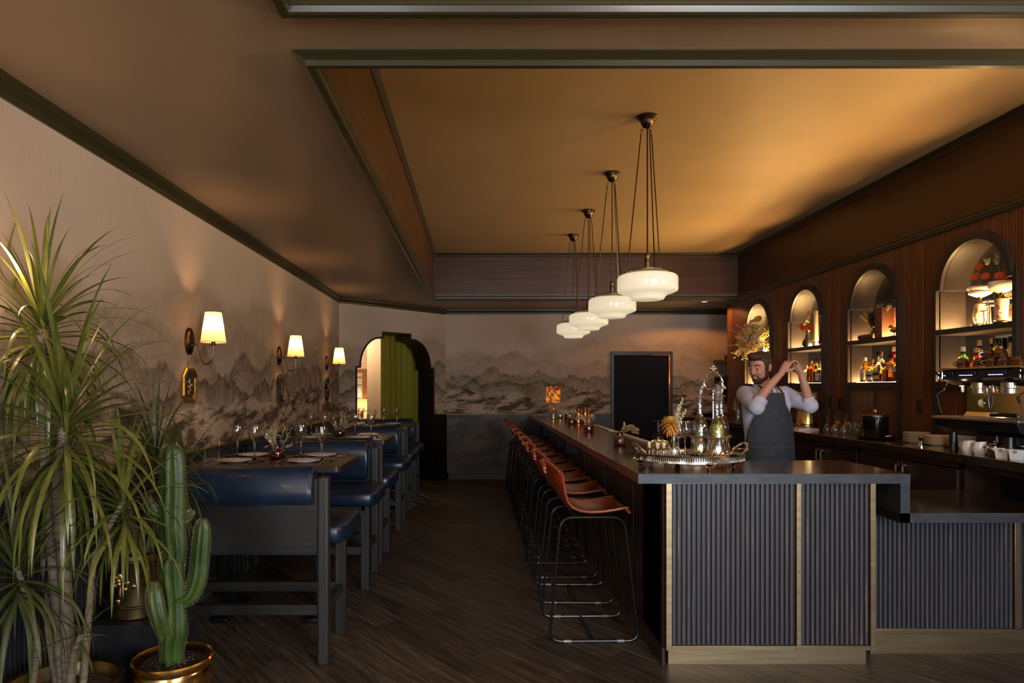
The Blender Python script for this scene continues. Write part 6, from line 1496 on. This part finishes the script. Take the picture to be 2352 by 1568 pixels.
pt=thing('person','bartender in pale shirt and dark denim apron, both hands raised beside his head','person',(2.27,5.25,0))
SR,SL_=(-.150,-.02,1.475),(.200,.03,1.475); ER,EL=(-.150,-.235,1.395),(.300,-.15,1.405); WR,WL=(.045,-.235,1.645),(.222,-.175,1.640)
bd=skinned([
 [((.03,0,.95),.12),((.03,0,1.10),.11),((.03,-.005,1.28),.125),((.025,-.005,1.42),.10),((.005,-.01,1.52),.052),((-.015,-.02,1.585),.050)],
 [((.025,-.005,1.42),.10),((-.08,-.01,1.465),.06),(SR,.056),((-.155,-.13,1.43),.046),(ER,.040),((-.07,-.235,1.52),.037),(WR,.026)],
 [((.025,-.005,1.42),.10),((.12,.01,1.465),.06),(SL_,.056),((.255,-.06,1.435),.046),(EL,.040),((.265,-.165,1.52),.037),(WL,.026)],
 [((.03,0,.95),.12),((-.06,0,.88),.09),((-.075,0,.50),.062),((-.08,.02,.10),.042),((-.10,-.10,.045),.035)],
 [((.03,0,.95),.12),((.12,0,.88),.09),((.135,0,.50),.062),((.14,.02,.10),.042),((.15,-.10,.045),.035)]],None)
# head: cranium, jaw and features fused in one surface; local frame x side, y front
yaw=math.radians(128); HM=TR(-.035,-.035,1.690)@RZ(yaw)@RX(math.radians(-12))
def hs(c,r,nu=18,nv=12): bd.sph(c,r,nu,nv,HM)
hs((0,-.012,.030),(.074,.094,.088)); hs((0,.020,-.035),(.062,.070,.082)); hs((0,.045,-.082),(.036,.040,.032)); hs((0,.075,.028),(.052,.022,.018))
hs((.030,.072,-.022),(.024,.022,.026)); hs((-.030,.072,-.022),(.024,.022,.026))
hs((0,.095,-.005),(.010,.018,.030)); hs((0,.108,-.022),(.015,.016,.012)); hs((.012,.098,-.025),(.009,.010,.009)); hs((-.012,.098,-.025),(.009,.010,.009))
[hs((s*.030,.082,.013),(.017,.013,.0065)) for s in (-1,1)]; hs((0,.088,-.056),(.022,.012,.006)); hs((0,.086,-.067),(.019,.012,.007))
for s in (-1,1): hs((s*.076,-.008,-.008),(.012,.020,.032)); hs((s*.083,-.018,.004),(.006,.012,.022))
bd.tube([HM@Vector((0,-.02,-.04)),Vector((-.012,-.02,1.585)),Vector((.005,-.01,1.50))],[.056,.052,.060],14)
def hand(M,mir=1):
    def P(*p): return M@Vector((p[0]*mir,p[1],p[2]))
    bd.tube([P(0,0,-.02),P(0,0,.015),P(.004,0,.05),P(.006,0,.088)],[.024,.027,.031,.029],12)
    for w_ in (-.026,-.009,.009,.026): bd.tube([P(0,w_*.7,.01),P(.004,w_,.06),P(.006,w_,.092)],[.013,.014,.012],8)
    for k,(y,L) in enumerate(((-.030,.92),(-.010,1.05),(.010,1.0),(.029,.78))):
        p=Vector((.006,y,.092)); a=.55+.08*k; pts=[p.copy()]
        for seg,da in ((.043*L,0),(.027*L,.75),(.021*L,.65)):
            a+=da; p=p+Vector((math.sin(a)*seg,.0,math.cos(a)*seg)); pts.append(p.copy())
        bd.tube([P(*q) for q in pts],[.0095,.0088,.008,.0062],8); bd.sph(P(*pts[-1]),.0066,8,6)
    th=[(.004,-.024,.018),(.022,-.046,.040),(.040,-.050,.066),(.056,-.042,.084)]
    bd.tube([P(*q) for q in th],[.014,.012,.0095,.007],8); bd.sph(P(*th[-1]),.0075,8,6)
def aim(w,d,pn):
    z=Vector(d).normalized(); x=(Vector(pn)-z*Vector(pn).dot(z)).normalized(); y=z.cross(x)
    return Matrix(((x.x,y.x,z.x,w[0]),(x.y,y.y,z.y,w[1]),(x.z,y.z,z.z,w[2]),(0,0,0,1)))
hand(aim(WR,(.50,.12,.82),(.75,.25,-.5)))
hand(aim(WL,(-.42,.10,.86),(-.85,.15,-.45)))
melt(bd,'body',K['skin'],pt,.0045,3)
# eyes
for s in (-1,1):
    e=MB().sph((s*.030,.0855,.003),(.011,.008,.0048),10,8,HM).build('eye',mat('eye_white',(.55,.48,.44),.2),pt); MB().sph((s*.031,.0918,.0025),(.0055,.0028,.0045),8,6,HM).build('iris',mat('iris_brown',(.02,.012,.008),.2),e)
m=MB()
for s in (-1,1): m.tube([HM@Vector((s*.012,.097,.030)),HM@Vector((s*.030,.094,.036)),HM@Vector((s*.050,.080,.030))],[.004,.0055,.003],6)
m.build('eyebrows',K['hair'],pt)
# hair and beard
h=MB()
h.sph((0,-.022,.050),(.081,.092,.080),20,14,HM); h.sph((0,.050,.098),(.060,.050,.032),16,10,HM); h.sph((.012,.068,.108),(.045,.036,.026),14,8,HM); h.sph((0,-.05,.0),(.074,.062,.085),16,10,HM)
for s in (-1,1): h.sph((s*.070,.012,.028),(.012,.026,.055),10,8,HM)
melt(h,'hair',K['hair'],pt,.006,2)
h=MB(); h.sph((0,.040,-.085),(.046,.050,.042),18,12,HM); h.sph((0,.012,-.078),(.062,.060,.040),18,12,HM)
for s in (-1,1): h.sph((s*.060,.010,-.040),(.012,.030,.050),10,8,HM); h.tube([HM@Vector((s*.004,.101,-.044)),HM@Vector((s*.020,.094,-.048)),HM@Vector((s*.032,.080,-.066))],[.005,.006,.005],7)
melt(h,'beard',mat('auburn_beard',(.085,.028,.012),.7,bump=.6,bsc=(200,200,60)),pt,.005,1)
# clothing
m=MB()
def rings(L,n=28):
    vs=[];fs=[]
    for (x,y,z,rx,ry) in L:
        for k in range(n): a=2*PI*k/n; vs.append((x+rx*math.cos(a),y+ry*math.sin(a),z))
    for j in range(len(L)-1):
        for k in range(n): fs.append((j*n+k,j*n+(k+1)%n,(j+1)*n+(k+1)%n,(j+1)*n+k))
    fs+=[tuple(range(n-1,-1,-1)),tuple(range((len(L)-1)*n,len(L)*n))]; m.add(vs,fs)
rings([(.03,0,.88,.175,.13),(.03,0,1.0,.168,.125),(.03,0,1.12,.165,.12),(.03,0,1.28,.182,.132),(.028,0,1.40,.19,.125),(.022,0,1.475,.165,.098),(.012,-.004,1.525,.095,.078),(.006,-.008,1.55,.066,.066)])
for A,B,C in ((SR,ER,WR),(SL_,EL,WL)):
    A,B,C=map(Vector,(A,B,C)); m.tube([Vector((.025,0,1.44)),A,A*.5+B*.5+Vector((0,-.012,-.012)),B+Vector((0,-.01,-.015)),B*.78+C*.22],[.088,.075,.066,.064,.052],14); m.sph(B+Vector((0,-.006,-.012)),(.064,.064,.062),14,10)
o=melt(m,'shirt',K['shirt'],pt,.008,3)
m=MB(); m.tube([(.006+.068*math.cos(a),-.01+.066*math.sin(a),1.548+.010*math.sin(a)) for a in [2*PI*k/24 for k in range(24)]],.014,8,closed=True); m.leaf([(-.02,-.078,1.548),(-.045,-.112,1.515),(-.03,-.128,1.475)],[.010,.026,.006],(1,-.3,.3),.1); m.leaf([(.03,-.078,1.548),(.055,-.108,1.515),(.045,-.126,1.475)],[.010,.026,.006],(1,.3,-.3),.1)
m.build('collar',K['shirt'],pt,solid=.003)
def apr(a,b):
    z=1.492-.90*b
    lo=[(1.492,-.035,.105),(1.40,-.052,.122),(1.30,-.115,.185),(1.20,-.15,.205),(1.05,-.168,.222),(.8,-.195,.25),(.58,-.205,.26)]
    for (z0,l0,r0),(z1,l1,r1) in zip(lo,lo[1:]):
        if z1<=z<=z0: f=(z0-z)/(z0-z1); l=l0+(l1-l0)*f; r_=r0+(r1-r0)*f; break
    else: l,r_=lo[-1][1:]
    x=l+(r_-l)*a; q=(x-.03)/.215; y=-.150*math.sqrt(max(.02,1-min(.97,q*q)))-.006-.012*max(0,b-.5)*(1+math.sin(x*42))-.004*math.sin(x*60)*max(0,b-.25)
    return (x,y,z)
m=MB(); m.grid(apr,30,36); ap=m.build('apron',K['apron'],pt,solid=.004,ang=80)
m=MB()
def off(a,b): x,y,z=apr(a,b); return Vector((x,y-.004,z))
m.tube([off(.27,.13+.0),off(.27,.33),off(.72,.33),off(.72,.13),off(.27,.13)],.0016,4)
for q in (.03,.97): m.tube([off(q,k/24) for k in range(25)],.0014,4)
m.tube([off(k/20,.015) for k in range(21)],.0016,4); m.tube([off(k/20,.47) for k in range(21)],.0022,4)
m.build('stitching',K['seam'],ap)
m=MB()
for x0,x1 in ((-.025,-.055),(.095,.075)): m.tube([(x0,-.150,1.485),(x0*.6+x1*.4,-.128,1.515),(x1,-.075,1.545),(x1*.8,.03,1.55)],.0075,6)
m.build('neck_strap',K['strap'],ap)
m=MB()
for s,x in ((-1,-.065),(1,.125)): m.tube([(.03+(x-.03)*.6,0,.93),(x,0,.85),(x,0,.5),(x,.015,.07)],[.125,.108,.085,.075],14)
melt(m,'trousers',mat('charcoal_trousers',(.015,.015,.017),.8),pt,.012,3)
for x in (-.085,.14):
    m=MB().sph((x,-.06,.035),(.046,.125,.05),14,8); m.box(x-.045,x+.045,-.17,.06,0,.012); m.build('shoe',K['black'],pt)
